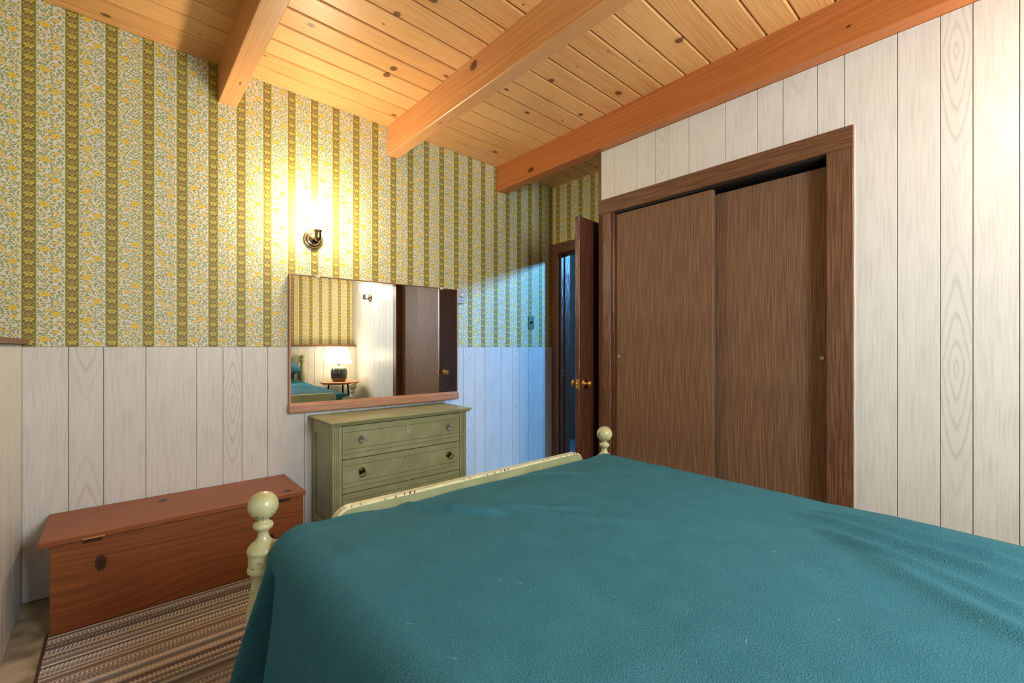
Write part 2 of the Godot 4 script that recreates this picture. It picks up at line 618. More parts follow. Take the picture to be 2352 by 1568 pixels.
func materials() -> void:
	var wp := flat(Color.WHITE, 0.55)
	wp.albedo_texture = tex(wallpaper_image())
	M.wallpaper = wp
	var ww := flat(Color.WHITE, 0.42)
	ww.albedo_texture = tex(whitewash_image())
	M.white = ww
	M.groove = flat(s8(146, 141, 132), 0.8)
	var pine := flat(Color.WHITE, 0.4)
	pine.albedo_texture = tex(pine_image(11, 8, 96, 1600, s8(232, 188, 128), s8(216, 164, 104), s8(170, 114, 64), s8(96, 58, 34), 3, 0.08, 13.0))
	M.pine = pine
	var fir := flat(Color.WHITE, 0.38)
	fir.albedo_texture = tex(pine_image(42, 6, 96, 1200, s8(214, 164, 112), s8(196, 140, 88), s8(146, 94, 54), s8(78, 42, 26), 3, 0.05, 12.0))
	M.fir = fir
	M.fir_dark = fir.duplicate()
	M.fir_dark.albedo_color = s8(226, 190, 160)
	M.gap = flat(s8(64, 36, 18), 0.9)
	M.chest = flat(Color.WHITE, 0.46)
	M.chest.albedo_texture = tex(pine_image(77, 4, 128, 512, s8(156, 92, 44), s8(132, 72, 30), s8(88, 46, 18), s8(44, 20, 12), 2, 0.05, 9.0))
	var dark := [[0.0, s8(86, 63, 47)], [0.4, s8(111, 83, 62)], [0.6, s8(123, 94, 71)], [1.0, s8(148, 117, 91)]]
	M.ply = streaked(dark, 0.30, 18.0, 21, 0.56, 1.6, 4)
	M.ply.metallic_specular = 0.3
	M.casing = streaked([[0.0, s8(68, 44, 30)], [0.45, s8(98, 66, 45)], [0.6, s8(110, 75, 51)], [1.0, s8(132, 93, 65)]], 0.30, 11.0, 25, 0.42, 2.0, 4)
	M.door = streaked([[0.0, s8(56, 32, 22)], [0.5, s8(84, 48, 32)], [1.0, s8(104, 64, 44)]], 0.25, 10.0, 29, 0.38, 1.5, 4)
	M.mirror_wood = streaked([[0.0, s8(156, 110, 84)], [0.5, s8(184, 136, 108)], [1.0, s8(202, 158, 130)]], 0.4, 12.0, 35, 0.45)
	M.ledge = streaked([[0.0, s8(86, 56, 38)], [0.5, s8(116, 78, 52)], [1.0, s8(140, 98, 66)]], 0.8, 8.0, 39, 0.45)
	M.table = streaked([[0.0, s8(150, 96, 54)], [0.5, s8(186, 130, 80)], [1.0, s8(206, 154, 100)]], 1.0, 6.0, 45, 0.35)
	M.paint = flat(Color.WHITE, 0.34)
	M.paint.albedo_texture = ramp_tex(0.012, 51, 4, [[0.0, s8(138, 143, 102)], [0.5, s8(150, 154, 114)], [1.0, s8(164, 166, 128)]])
	M.paint_chip = flat(Color.WHITE, 0.3)
	M.paint_chip.albedo_texture = tex(chipped_image(s8(174, 172, 124), s8(196, 192, 150), s8(62, 40, 28), 0.66, 61))
	M.paint_edge = flat(Color.WHITE, 0.32)
	M.paint_edge.albedo_texture = tex(chipped_image(s8(196, 194, 152), s8(224, 218, 184), s8(66, 42, 30), 0.58, 65))
	M.paint_edge.uv1_scale = Vector3(1.6, 1.6, 1)
	M.paint_chip.uv1_scale = Vector3(3.0, 3.0, 1)
	M.fleece = flat(Color.WHITE, 0.9, 0.0, 0.2)
	M.fleece.albedo_texture = tex(fleece_image())
	M.fleece.uv1_scale = Vector3(0.9, 0.9, 1)
	M.fleece.normal_enabled = true
	M.fleece.normal_texture = ramp_tex(0.34, 71, 2, [], 1024, 1024, 5.0)
	M.fleece.normal_scale = 0.3
	M.mattress = flat(s8(214, 210, 200), 0.9)
	M.brass = flat(s8(216, 168, 88), 0.24, 1.0)
	M.bronze = flat(s8(98, 76, 54), 0.42, 1.0)
	M.nickel = flat(s8(150, 138, 108), 0.2, 1.0)
	M.steel = flat(s8(172, 168, 156), 0.35, 1.0)
	M.black = flat(s8(22, 20, 18), 0.6)
	M.silver = flat(s8(238, 240, 238), 0.0, 1.0)
	var g := flat(Color(0.97, 0.99, 0.98, 0.10), 0.02)
	g.transparency = BaseMaterial3D.TRANSPARENCY_ALPHA
	g.refraction_enabled = true
	g.refraction_scale = 0.05
	M.crystal = g
	var p := flat(Color(0.92, 0.96, 1.0, 0.05), 0.0)
	p.transparency = BaseMaterial3D.TRANSPARENCY_ALPHA
	M.pane = p
	M.glaze = flat(s8(58, 62, 56), 0.16)
	M.glaze_foot = flat(s8(116, 84, 54), 0.3)
	M.plate_cream = flat(s8(216, 206, 186), 0.45)
	M.plate_grey = flat(s8(186, 184, 180), 0.4)
	M.plate_green = flat(s8(82, 112, 78), 0.4)
	M.vinyl = flat(Color.WHITE, 0.5)
	M.vinyl.albedo_texture = ramp_tex(0.012, 81, 5, [[0.0, s8(116, 104, 84)], [0.35, s8(160, 148, 124)], [0.6, s8(178, 166, 142)], [1.0, s8(190, 178, 154)]])
	M.vinyl.uv1_scale = Vector3(1.1, 1.1, 1)
	M.carpet = flat(Color.WHITE, 0.95)
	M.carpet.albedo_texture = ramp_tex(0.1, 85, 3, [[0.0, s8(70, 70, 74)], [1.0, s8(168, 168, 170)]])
	M.carpet.uv1_scale = Vector3(5, 5, 1)
	M.plaster = flat(s8(150, 140, 126), 0.9)
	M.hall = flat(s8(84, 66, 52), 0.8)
	M.binding = flat(s8(72, 50, 40), 0.95)


func glowing(c: Color, strength: float) -> StandardMaterial3D:
	var m := flat(s8(244, 240, 230), 0.5)
	m.emission_enabled = true
	m.emission = c
	m.emission_energy_multiplier = strength
	return m

# ---------------------------------------------------------------- set-up
func _ready() -> void:
	rng.seed = 1234
	var a := atan((1176.0 - 268.0) / 1028.0)
	var cam := Camera3D.new()
	cam.name = "camera"
	cam.near = 0.05
	cam.far = 60.0
	cam.projection = Camera3D.PROJECTION_FRUSTUM
	cam.size = 1568.0 / 1028.0 * cam.near
	cam.frustum_offset = Vector2(0, 13.0 / 1028.0 * cam.near)
	cam.position = Vector3(0, EYE, 0)
	cam.rotation.y = -a
	cam.current = true
	add_child(cam)

	var env := Environment.new()
	env.background_mode = Environment.BG_SKY
	var sky := Sky.new()
	var sm := ProceduralSkyMaterial.new()
	sm.sky_top_color = s8(110, 150, 210)
	sm.sky_horizon_color = s8(196, 212, 232)
	sm.ground_bottom_color = s8(84, 92, 84)
	sm.ground_horizon_color = s8(150, 160, 160)
	sm.sun_angle_max = 0.0
	sky.sky_material = sm
	env.sky = sky
	env.tonemap_mode = Environment.TONE_MAPPER_LINEAR
	env.tonemap_exposure = 1.0
	env.sdfgi_enabled = true
	env.ssao_enabled = true
	env.ssil_enabled = true
	var we := WorldEnvironment.new()
	we.name = "environment"
	we.environment = env
	add_child(we)

	# daylight entering the room's own window, in the wall over the headboard, behind the camera
	daylight("window_daylight", Vector3(0.99, 1.76, 1.145), Vector3(0, 0, -1), Vector2(0.68, 0.86), Color(0.92, 0.96, 1.0), 6.8)
	# daylight entering the hall window beyond the open door
	daylight("hall_daylight", Vector3(5.17, 2.78, -0.88), Vector3(-1, 0, 0), Vector2(0.36, 0.30), Color(0.38, 0.70, 1.0), 36.0)

	materials()
	build_shell()
	build_closet()
	build_entry()
	build_ceiling()
	build_bed()
	build_dresser()
	build_chest()
	build_mirror()
	build_rug()
	sconce(Vector3(0.931, 1.84, ZA), Vector3(0, 0, 1), "brass wall sconce with white glass shade above the mirror", 0.82)
	sconce(Vector3(XB, 1.86, 0.36), Vector3(-1, 0, 0), "brass wall sconce on the white planks, seen in the mirror", 0.50)
	build_bedside()
	build_small()


func daylight(called: String, at: Vector3, towards: Vector3, size: Vector2, c: Color, e: float) -> void:
	var l := AreaLight3D.new()
	l.name = called
	l.area_size = size
	l.light_color = c
	l.light_energy = e
	l.shadow_enabled = true
	l.position = at
	l.area_range = 14.0
	l.area_attenuation = 2.0
	add_child(l)
	l.look_at(at + towards, Vector3.UP)

# ---------------------------------------------------------------- room
func plank_run(parent: Node, axis: int, lines: Array, slots: Array, plane: float, out: float, y0: float, y1: float, lift := 0.0) -> void:
	# vertical planks between the given lines; axis 0 = lines in x, axis 2 = lines in z
	for i in lines.size() - 1:
		var a: float = lines[i] + 0.0012
		var b: float = lines[i + 1] - 0.0012
		var s: int = slots[i]
		var u0 := 0.0
		for k in s:
			u0 += SLOTS[k]
		var mb := MB.new()
		var lo := Vector3(a, y0, minf(plane, plane - out * 0.008))
		var hi := Vector3(b, y1, maxf(plane, plane - out * 0.008))
		if axis == 2:
			lo = Vector3(lo.z, y0, a)
			hi = Vector3(hi.z, y1, b)
		mb.box(lo, hi, 0.001, 1)
		for k in mb.t.size():
			var p := mb.v[k]
			var f := clampf((p[axis] - a) / (b - a), 0.0, 1.0)
			mb.t[k] = Vector2((u0 + f * SLOTS[s]) / PANEL, -(p.y + lift) / 1.25)
		put(mb, "plank", M.white, parent)


func paper(parent: Node, axis: int, plane: float, out: float, a: float, b: float, y0: float, y1: float, k0: float, pitch: float) -> void:
	var mb := MB.new()
	var e := 0.0025
	var lo := Vector3(a, y0, minf(plane, plane - out * e))
	var hi := Vector3(b, y1, maxf(plane, plane - out * e))
	if axis == 2:
		lo = Vector3(lo.z, y0, a)
		hi = Vector3(hi.z, y1, b)
	mb.box(lo, hi)
	for k in mb.t.size():
		var p := mb.v[k]
		mb.t[k] = Vector2((p[axis] - k0) / pitch / 4.0, -p.y / 0.206)
	put(mb, "wallpaper", M.wallpaper, parent)


func build_shell() -> void:
	# floor
	var fl := thing("floor", "worn beige sheet floor along the left wall", "floor", Vector3.ZERO, "structure")
	slab("floor_sheet", M.vinyl, fl, Vector3(-0.62, -0.06, -2.1), Vector3(3.2, 0.0, 1.35), 0.0, 0)
	slab("floor_sheet", M.vinyl, fl, Vector3(-0.62, -0.06, -3.05), Vector3(3.2, 0.0, -2.1025), 0.0, 0, Vector2(0.4, 0.3))
	slab("subfloor", M.gap, fl, Vector3(-0.7, -0.16, -3.05), Vector3(5.3, -0.06, 1.35))
	# wallpaper wall
	var wa := thing("wall_back", "wall of striped yellow floral wallpaper over white plank wainscot", "wall", Vector3.ZERO, "structure")
	slab("wall_core", M.groove, wa, Vector3(-0.7, -0.1, -3.12), Vector3(3.26, 2.95, ZA - 0.006))
	paper(wa, 0, ZA, 1.0, -0.56, 0.377, 1.162, 2.80, -0.322, 0.1398)
	paper(wa, 0, ZA, 1.0, 0.377, XC, 1.162, 2.80, 0.377, 0.1349)
	plank_run(wa, 0, [-0.319, -0.17, -0.048, 0.112, 0.326, 0.447, 0.54, 0.673, 0.88, 1.05, 1.17, 1.31, 1.42, 1.61, 1.74, 1.83, 1.955, 2.088, 2.205, 2.309, 2.485, 2.616, 2.704, 2.811, 3.009, XC], [5, 6, 7, 8, 0, 1, 2, 3, 4, 5, 6, 7, 8, 0, 1, 2, 4, 6, 7, 8, 0, 1, 2, 3, 4], ZA, 1.0, 0.012, 1.161, 0.22)
	# left wall: furred wainscot with a ledge; papered above, with the window
	var wl := thing("wall_left", "narrow strip of white plank wainscot at the left edge", "wall", Vector3.ZERO, "structure")
	slab("wall_core", M.groove, wl, Vector3(-0.60, -0.1, ZA), Vector3(XL - 0.006, 1.16, 1.3))
	plank_run(wl, 2, [ZA + 0.002, -2.72, -2.53, -2.40, -2.19, -2.03, -1.91, -1.77, -1.66, -1.48, -1.35, -1.26, -1.13, -0.93, -0.77, -0.65, -0.5, -0.4, -0.21, -0.08, 0.01, 0.13, 0.34, 0.5, 0.62, 0.77, ZD], [7, 8, 2, 3, 4, 5, 6, 7, 8, 0, 1, 2, 3, 4, 5, 6, 7, 8, 0, 1, 2, 3, 4, 5, 6, 7], XL, 1.0, 0.004, 1.172)
	slab("upper_wall", M.plaster, wl, Vector3(-0.68, 1.16, -3.0), Vector3(-0.56, 2.95, 1.3))
	paper(wl, 2, -0.5575, 1.0, -2.955, 1.15, 1.196, 2.80, 0.0, 0.1365)
	var lg := thing("trim_1", "brown wooden ledge capping the left wainscot", "ledge", Vector3.ZERO, "structure")
	slab("ledge_board", M.ledge, lg, Vector3(-0.557, 1.1735, ZA + 0.001), Vector3(-0.297, 1.1955, ZD), 0.002, 2)
	# headboard wall
	var wd := thing("wall_front", "papered wall behind the headboard, seen in the mirror", "wall", Vector3.ZERO, "structure")
	slab("wall_core", M.groove, wd, Vector3(-0.6, -0.1, ZD + 0.006), Vector3(XB, 1.16, 1.3))
	var wx0 := 0.62
	var wx1 := 1.36
	var wy0 := 1.30
	var wy1 := 2.22
	slab("upper_wall", M.plaster, wd, Vector3(-0.7, 1.16, 1.1525), Vector3(wx0, 2.95, 1.3))
	slab("upper_wall", M.plaster, wd, Vector3(wx1, 1.16, 1.1525), Vector3(3.26, 2.95, 1.3))
	slab("upper_wall", M.plaster, wd, Vector3(wx0, 1.16, 1.1525), Vector3(wx1, wy0, 1.3))
	slab("upper_wall", M.plaster, wd, Vector3(wx0, wy1, 1.1525), Vector3(wx1, 2.95, 1.3))
	window("window_1", "window over the headboard, behind the viewer", Vector3(0, 0, 1.22), 0, wx0, wx1, wy0, wy1)
	var lx := [XL]
	var sl := []
	var k := 4
	while lx[-1] < XB - 0.13:
		lx.append(lx[-1] + SLOTS[k % 9])
		sl.append(k % 9)
		k += 1
	lx.append(XB)
	sl.append(k % 9)
	plank_run(wd, 0, lx, sl, ZD, -1.0, 0.004, 1.172)
	paper(wd, 0, 1.15, -1.0, -0.555, wx0, 1.196, 2.80, 0.07, 0.1365)
	paper(wd, 0, 1.15, -1.0, wx1, XB, 1.196, 2.80, 0.07, 0.1365)
	paper(wd, 0, 1.15, -1.0, wx0, wx1, wy1, 2.80, 0.07, 0.1365)
	paper(wd, 0, 1.15, -1.0, wx0, wx1, 1.196, wy0, 0.07, 0.1365)
	var lf := thing("trim_2", "brown wooden ledge capping the wainscot behind the bed", "ledge", Vector3.ZERO, "structure")
	slab("ledge_board", M.ledge, lf, Vector3(-0.297, 1.1735, 0.96), Vector3(2.4745, 1.1955, 1.149), 0.002, 0)
	# closet wall
	var wb := thing("wall_right", "tall white wood-grain plank wall around the closet", "wall", Vector3.ZERO, "structure")
	slab("wall_core", M.groove, wb, Vector3(XB + 0.006, -0.1, -0.55), Vector3(2.60, 2.49, 1.3))
	slab("wall_core", M.groove, wb, Vector3(XB + 0.006, 2.06, -1.893), Vector3(2.60, 2.49, -0.55))
	slab("wall_core", M.door, wb, Vector3(XB + 0.006, -0.1, -1.893), Vector3(2.60, 2.06, -1.80))
	slab("closet_end", M.door, wb, Vector3(2.60, -0.1, -1.893), Vector3(XC, 2.72, -1.83), 0.0, 1)
	slab("corner_strip", M.casing, wb, Vector3(XB - 0.006, 2.152, -1.902), Vector3(2.53, 2.487, -1.886), 0.001, 1)
	plank_run(wb, 2, [-1.886, -1.775, -1.604, -1.475, -1.386, -1.261, -1.054, -0.893, -0.774, -0.629, -0.523], [7, 8, 0, 1, 2, 3, 4, 5, 6, 7], XB, -1.0, 2.12, 2.487)
	plank_run(wb, 2, [-0.523, -0.34, -0.208, -0.117, 0.002, 0.209, 0.37, 0.489, 0.634, 0.74, 0.923, 1.15], [8, 0, 1, 2, 3, 4, 5, 6, 7, 8, 3], XB, -1.0, 0.012, 2.487)
	# wall with the entry door
	var wc := thing("wall_alcove", "papered alcove wall above the open door", "wall", Vector3.ZERO, "structure")
	slab("wall_core", M.plaster, wc, Vector3(XC + 0.0025, 2.06, ZA), Vector3(3.254, 2.95, -1.83))
	slab("wall_core", M.plaster, wc, Vector3(XC + 0.0025, -0.1, -2.03), Vector3(3.254, 2.06, 1.3))
	slab("wall_core", M.plaster, wc, Vector3(XC + 0.0025, -0.1, -3.1), Vector3(3.254, 2.95, -2.868))
	paper(wc, 2, XC, -1.0, ZA, -1.894, 2.06, 2.80, -2.916, 0.138)
	# hall beyond the door
	var hf := thing("floor_hall", "blue-grey carpet glimpsed in the hall through the door", "floor", Vector3.ZERO, "structure")
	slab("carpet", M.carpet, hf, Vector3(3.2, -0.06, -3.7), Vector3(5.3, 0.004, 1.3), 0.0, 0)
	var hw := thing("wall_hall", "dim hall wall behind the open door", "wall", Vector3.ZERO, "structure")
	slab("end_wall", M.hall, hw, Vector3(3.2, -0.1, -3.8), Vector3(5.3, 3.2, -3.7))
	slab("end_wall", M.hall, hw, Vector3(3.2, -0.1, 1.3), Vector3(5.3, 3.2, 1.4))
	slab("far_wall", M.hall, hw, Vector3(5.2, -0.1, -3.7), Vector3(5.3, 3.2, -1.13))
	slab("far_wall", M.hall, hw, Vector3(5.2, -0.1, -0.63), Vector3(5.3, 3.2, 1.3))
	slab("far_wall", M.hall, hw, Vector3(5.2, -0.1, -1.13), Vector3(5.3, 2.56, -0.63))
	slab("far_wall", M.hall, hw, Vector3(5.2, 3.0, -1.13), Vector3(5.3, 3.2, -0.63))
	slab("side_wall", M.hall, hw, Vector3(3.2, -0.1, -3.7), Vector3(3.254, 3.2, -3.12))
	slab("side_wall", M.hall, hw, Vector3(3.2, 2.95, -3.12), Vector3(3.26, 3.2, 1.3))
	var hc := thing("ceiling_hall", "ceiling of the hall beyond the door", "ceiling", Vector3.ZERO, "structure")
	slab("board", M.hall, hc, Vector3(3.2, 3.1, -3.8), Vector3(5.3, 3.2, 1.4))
	window("window_2", "hall window beyond the open door", Vector3(5.25, 0, 0), 2, -1.13, -0.63, 2.56, 3.0)


func window(called: String, label: String, at: Vector3, axis: int, a0: float, a1: float, y0: float, y1: float) -> void:
	var w := thing(called, label, "window", at, "structure")
	var f := 0.05
	for k in [["frame_rail", a0, a1, y0, y0 + f, 0.03, axis], ["frame_rail", a0, a1, y1 - f, y1, 0.03, axis], ["frame_stile", a0, a0 + f, y0 + f, y1 - f, 0.03, 1], ["frame_stile", a1 - f, a1, y0 + f, y1 - f, 0.03, 1], ["pane", a0 + f, a1 - f, y0 + f, y1 - f, 0.002, 1]]:
		var lo := Vector3(k[1], k[3], -k[5])
		var hi := Vector3(k[2], k[4], k[5])
		if axis == 2:
			lo = Vector3(-k[5], k[3], k[1])
			hi = Vector3(k[5], k[4], k[2])
		slab(k[0], M.pane if k[0] == "pane" else M.casing, w, lo, hi, 0.0 if k[0] == "pane" else 0.003, k[6])


func build_closet() -> void:
	var tr := thing("trim_3", "dark brown wooden casing around the sliding closet doors", "door frame", Vector3.ZERO, "structure")
	slab("head_casing", M.casing, tr, Vector3(2.455, 2.054, -1.894), Vector3(XB, 2.152, -0.488), 0.002, 2)
	slab("side_casing", M.casing, tr, Vector3(2.457, 0.0, -1.892), Vector3(XB, 2.054, -1.795), 0.002, 1, Vector2(0.3, 0.7))
	slab("side_casing", M.casing, tr, Vector3(2.457, 0.0, -0.589), Vector3(XB, 2.054, -0.488), 0.002, 1)
	# ragged line of old filler along the right casing
	var cz := MB.new()
	var yy := 0.0
	while yy < 2.14:
		var st := rng.randf_range(0.03, 0.12)
		cz.box(Vector3(2.4705, yy, -0.4885), Vector3(2.4752, minf(yy + st, 2.15), -0.4885 + rng.randf_range(0.0022, 0.005)), 0.0, 1)
		yy += st
	put(cz, "filler_line", M.plate_cream, tr)
	slab("jamb", M.door, tr, Vector3(2.470, 0.0, -1.795), Vector3(2.60, 2.054, -1.772), 0.001, 1)
	slab("jamb", M.door, tr, Vector3(XB, 0.0, -0.589), Vector3(2.60, 2.054, -0.572), 0.001, 1)
	slab("track", M.black, tr, Vector3(2.478, 2.046, -1.772), Vector3(2.60, 2.06, -0.589))
	slab("closet_back", M.door, tr, Vector3(2.66, 0.0, -1.83), Vector3(2.70, 2.70, -0.5))
	var d1 := thing("door_2", "left sliding closet door, dark brown plywood, in the front track", "closet door", Vector3.ZERO, "structure")
	slab("door_panel", M.ply, d1, Vector3(2.486, 0.012, -1.770), Vector3(2.520, 2.040, -1.128), 0.002, 1, Vector2(0.0, 0.0))
	pull(d1, Vector3(2.486, 1.099, -1.748))
	var d2 := thing("door_3", "right sliding closet door, dark brown plywood, set behind the left", "closet door", Vector3.ZERO, "structure")
	slab("door_panel", M.ply, d2, Vector3(2.538, 0.012, -1.170), Vector3(2.572, 2.022, -0.592), 0.002, 1, Vector2(0.37, 0.41))
	pull(d2, Vector3(2.538, 1.108, -0.625))


func pull(parent: Node, at: Vector3) -> void:
	var p := turned("finger_pull", M.steel, parent, [[0.0105, 0.0], [0.0105, 0.002], [0.0095, 0.0028], [0.0075, 0.0028], [0.0068, 0.001], [0.0, 0.0005]], at, Vector3(-1, 0, 0), 24)
	p.set_meta("label", "small round metal finger pull")
	var q := turned("recess", M.plate_grey, p, [[0.0066, 0.0008], [0.0, 0.0016]], at, Vector3(-1, 0, 0), 20)
	q.name = "recess"


func build_entry() -> void:
	var tr := thing("trim_4", "dark brown frame of the open bedroom door", "door frame", Vector3.ZERO, "structure")
	slab("side_casing", M.casing, tr, Vector3(3.114, 0.0, ZA + 0.001), Vector3(XC, 2.046, -2.866), 0.002, 1)
	slab("side_casing", M.casing, tr, Vector3(3.114, 0.0, -2.045), Vector3(XC, 2.046, -1.956), 0.002, 1)
	slab("head_casing", M.casing, tr, Vector3(3.114, 2.046, ZA + 0.001), Vector3(XC, 2.138, -1.956), 0.002, 2)
	slab("jamb", M.door, tr, Vector3(XC, 0.0, -2.868), Vector3(3.258, 2.052, -2.848), 0.001, 1)
	slab("jamb", M.door, tr, Vector3(XC, 0.0, -2.052), Vector3(3.258, 2.052, -2.032), 0.001, 1)
	slab("head_jamb", M.door, tr, Vector3(XC, 2.040, -2.848), Vector3(3.258, 2.06, -2.052), 0.001, 2)
	slab("door_stop", M.door, tr, Vector3(3.176, 0.0, -2.848), Vector3(3.212, 2.040, -2.836), 0.001, 1)
	slab("door_stop", M.door, tr, Vector3(3.176, 2.028, -2.836), Vector3(3.212, 2.040, -2.052), 0.001, 2)
	var st := slab("strike_plate", M.steel, tr, Vector3(3.140, 0.886, -2.848), Vector3(3.168, 0.944, -2.8465), 0.0005, 1)
	slab("latch_hole", M.black, st, Vector3(3.149, 0.903, -2.8466), Vector3(3.160, 0.927, -2.8460))
	# the slab, standing open past the closet's corner
	var d := thing("door_1", "dark brown bedroom door standing open, edge and brass knobs showing", "door", Vector3(3.112, 0, -2.058), "structure")
	var fre := Vector3(2.318, 0, -1.962)
	var dir := (fre - d.position).normalized()
	d.rotation.y = atan2(dir.z, -dir.x)   # its own -x points to the free edge
	var w := 0.80
	slab("door_panel", M.door, d, Vector3(-w, 0.014, -0.018), Vector3(-0.004, 2.040, 0.018), 0.002, 1)
	slab("latch_plate", M.brass, d, Vector3(-w - 0.001, 0.883, -0.011), Vector3(-w + 0.001, 0.945, 0.011), 0.0005, 1)
	turned("latch_bolt", M.brass, d, [[0.007, 0.0], [0.007, 0.008], [0.0045, 0.010], [0.0, 0.0105]], Vector3(-w - 0.001, 0.914, 0), Vector3(-1, 0, 0), 16)
	for s in [-1.0, 1.0]:
		var prof := [[0.033, 0.0], [0.033, 0.003], [0.028, 0.007], [0.018, 0.009], [0.011, 0.012], [0.0095, 0.026], [0.013, 0.030], [0.021, 0.034], [0.0265, 0.042], [0.0265, 0.050], [0.022, 0.057], [0.017, 0.0585], [0.015, 0.057], [0.013, 0.0585], [0.0, 0.0595]]
		var kb := turned("door_knob", M.brass, d, prof, Vector3(-w + 0.062, 0.914, s * 0.018), Vector3(0, 0, s), 32)
		kb.set_meta("label", "polished brass door knob")
	for y in [0.28, 1.02, 1.78]:
		turned("hinge", M.bronze, d, [[0.0, -0.045], [0.006, -0.045], [0.006, 0.045], [0.0, 0.045]], Vector3(-0.002, y, 0.022), Vector3.UP, 12)


func ceil_y(x: float) -> float:
	return 2.730 - 0.018 * (x - 0.4215)


func build_ceiling() -> void:
	var c := thing("ceiling", "honey-coloured knotty pine plank ceiling", "ceiling", Vector3.ZERO, "structure")
	slab("roof_deck", M.gap, c, Vector3(-0.7, 2.80, -3.12), Vector3(3.26, 2.95, 1.35))
	var bays := [[-0.56, 0.470, -2.904], [0.470, 1.471, -2.937], [1.471, 2.482, -2.942], [2.482, XC, -2.93]]
	var pitch := 0.1412
	for b in bays.size():
		var x0: float = bays[b][0]
		var x1: float = bays[b][1]
		var z: float = bays[b][2] - pitch
		var i := 0
		while z < 1.15:
			var za := maxf(z + 0.0022, ZA)
			var zb := minf(z + pitch - 0.0022, 1.15)
			if zb - za > 0.01:
				var row := (i * 3 + b * 5) % 8
				var mb := MB.new()
				var lo := Vector3(x0, 2.70, za)
				var hi := Vector3(x1, 2.74, zb)
				mb.box(lo, hi, 0.007, 0)
				var uo := rng.randf() * 0.52
				var flip := rng.randf() < 0.5
				for k in mb.v.size():
					var p := mb.v[k]
					var f := clampf((p.z - z) / pitch, 0.02, 0.98)
					mb.t[k] = Vector2(((x1 - p.x) if flip else (p.x - x0)) / 2.3 + uo, (row + f) / 8.0)
					mb.v[k] = Vector3(p.x, p.y - 2.70 + ceil_y(p.x), p.z)
				put(mb, "plank", M.pine, c)
			z += pitch
			i += 1
	beam("ceiling_beam", "ceiling beam nearest the left wall, pale with dark knots underneath", 0.4215, 0.4215, 0.0925, 2.524, 0)
	beam("ceiling_beam", "middle ceiling beam of orange fir, ending right of the wall sconce", 1.429, 1.429, 0.085, 2.511, 2)
	beam("ceiling_beam", "dark orange ceiling beam resting on the closet wall", 2.432, 2.372, 0.100, 2.4885, 4)


func beam(called: String, label: String, xa: float, xd: float, w: float, y: float, row: int) -> void:
	var o := thing(called, label, "beam", Vector3.ZERO, "structure", "ceiling beams")
	var mb := MB.new()
	mb.box(Vector3(0, y, ZA + 0.0005), Vector3(w, 2.735, 1.149), 0.004, 2)
	for k in mb.v.size():
		var p := mb.v[k]
		var f := (p.z - ZA) / (1.15 - ZA)
		var n := mb.n[k].abs()
		var side := n.x > n.y
		var across := clampf((p.y - y) / 0.25, 0.02, 0.98) if side else clampf(p.x / w, 0.02, 0.98)
		mb.t[k] = Vector2(0.01 + (p.z - ZA) / 4.25, (row + (1 if side else 0) + across) / 6.0)
		mb.v[k] = Vector3(p.x + lerpf(xa, xd, f), p.y if p.y < 2.6 else ceil_y(p.x + xa) + 0.002, p.z)
	put(mb, "timber", M.fir_dark if row == 4 else M.fir, o)

# ---------------------------------------------------------------- bed
func post_profile() -> Array:
	var p := [[0.0, 0.010], [0.022, 0.010], [0.026, 0.02], [0.030, 0.08], [0.030, 0.10], [0.036, 0.105], [0.036, 0.12], [0.030, 0.128], [0.034, 0.20], [0.041, 0.34], [0.041, 0.42], [0.038, 0.49], [0.031, 0.535], [0.0265, 0.565], [0.0265, 0.58], [0.031, 0.589], [0.035, 0.592], [0.0368, 0.598], [0.035, 0.605], [0.0335, 0.607], [0.0335, 0.607], [0.0338, 0.638], [0.0338, 0.638], [0.036, 0.640], [0.0372, 0.645], [0.0366, 0.650], [0.034, 0.6535], [0.034, 0.6535], [0.029, 0.661], [0.020, 0.668], [0.0145, 0.676], [0.0122, 0.686], [0.0125, 0.692], [0.017, 0.697], [0.0225, 0.702], [0.0236, 0.708], [0.021, 0.713], [0.016, 0.7155], [0.0125, 0.719], [0.0130, 0.7235]]
	for i in range(3, 25):
		var a := PI * i / 24.0
		p.append([0.0352 * sin(a), 0.757 - 0.0352 * cos(a)])
	p.append([0.0, 0.7922])
	return p


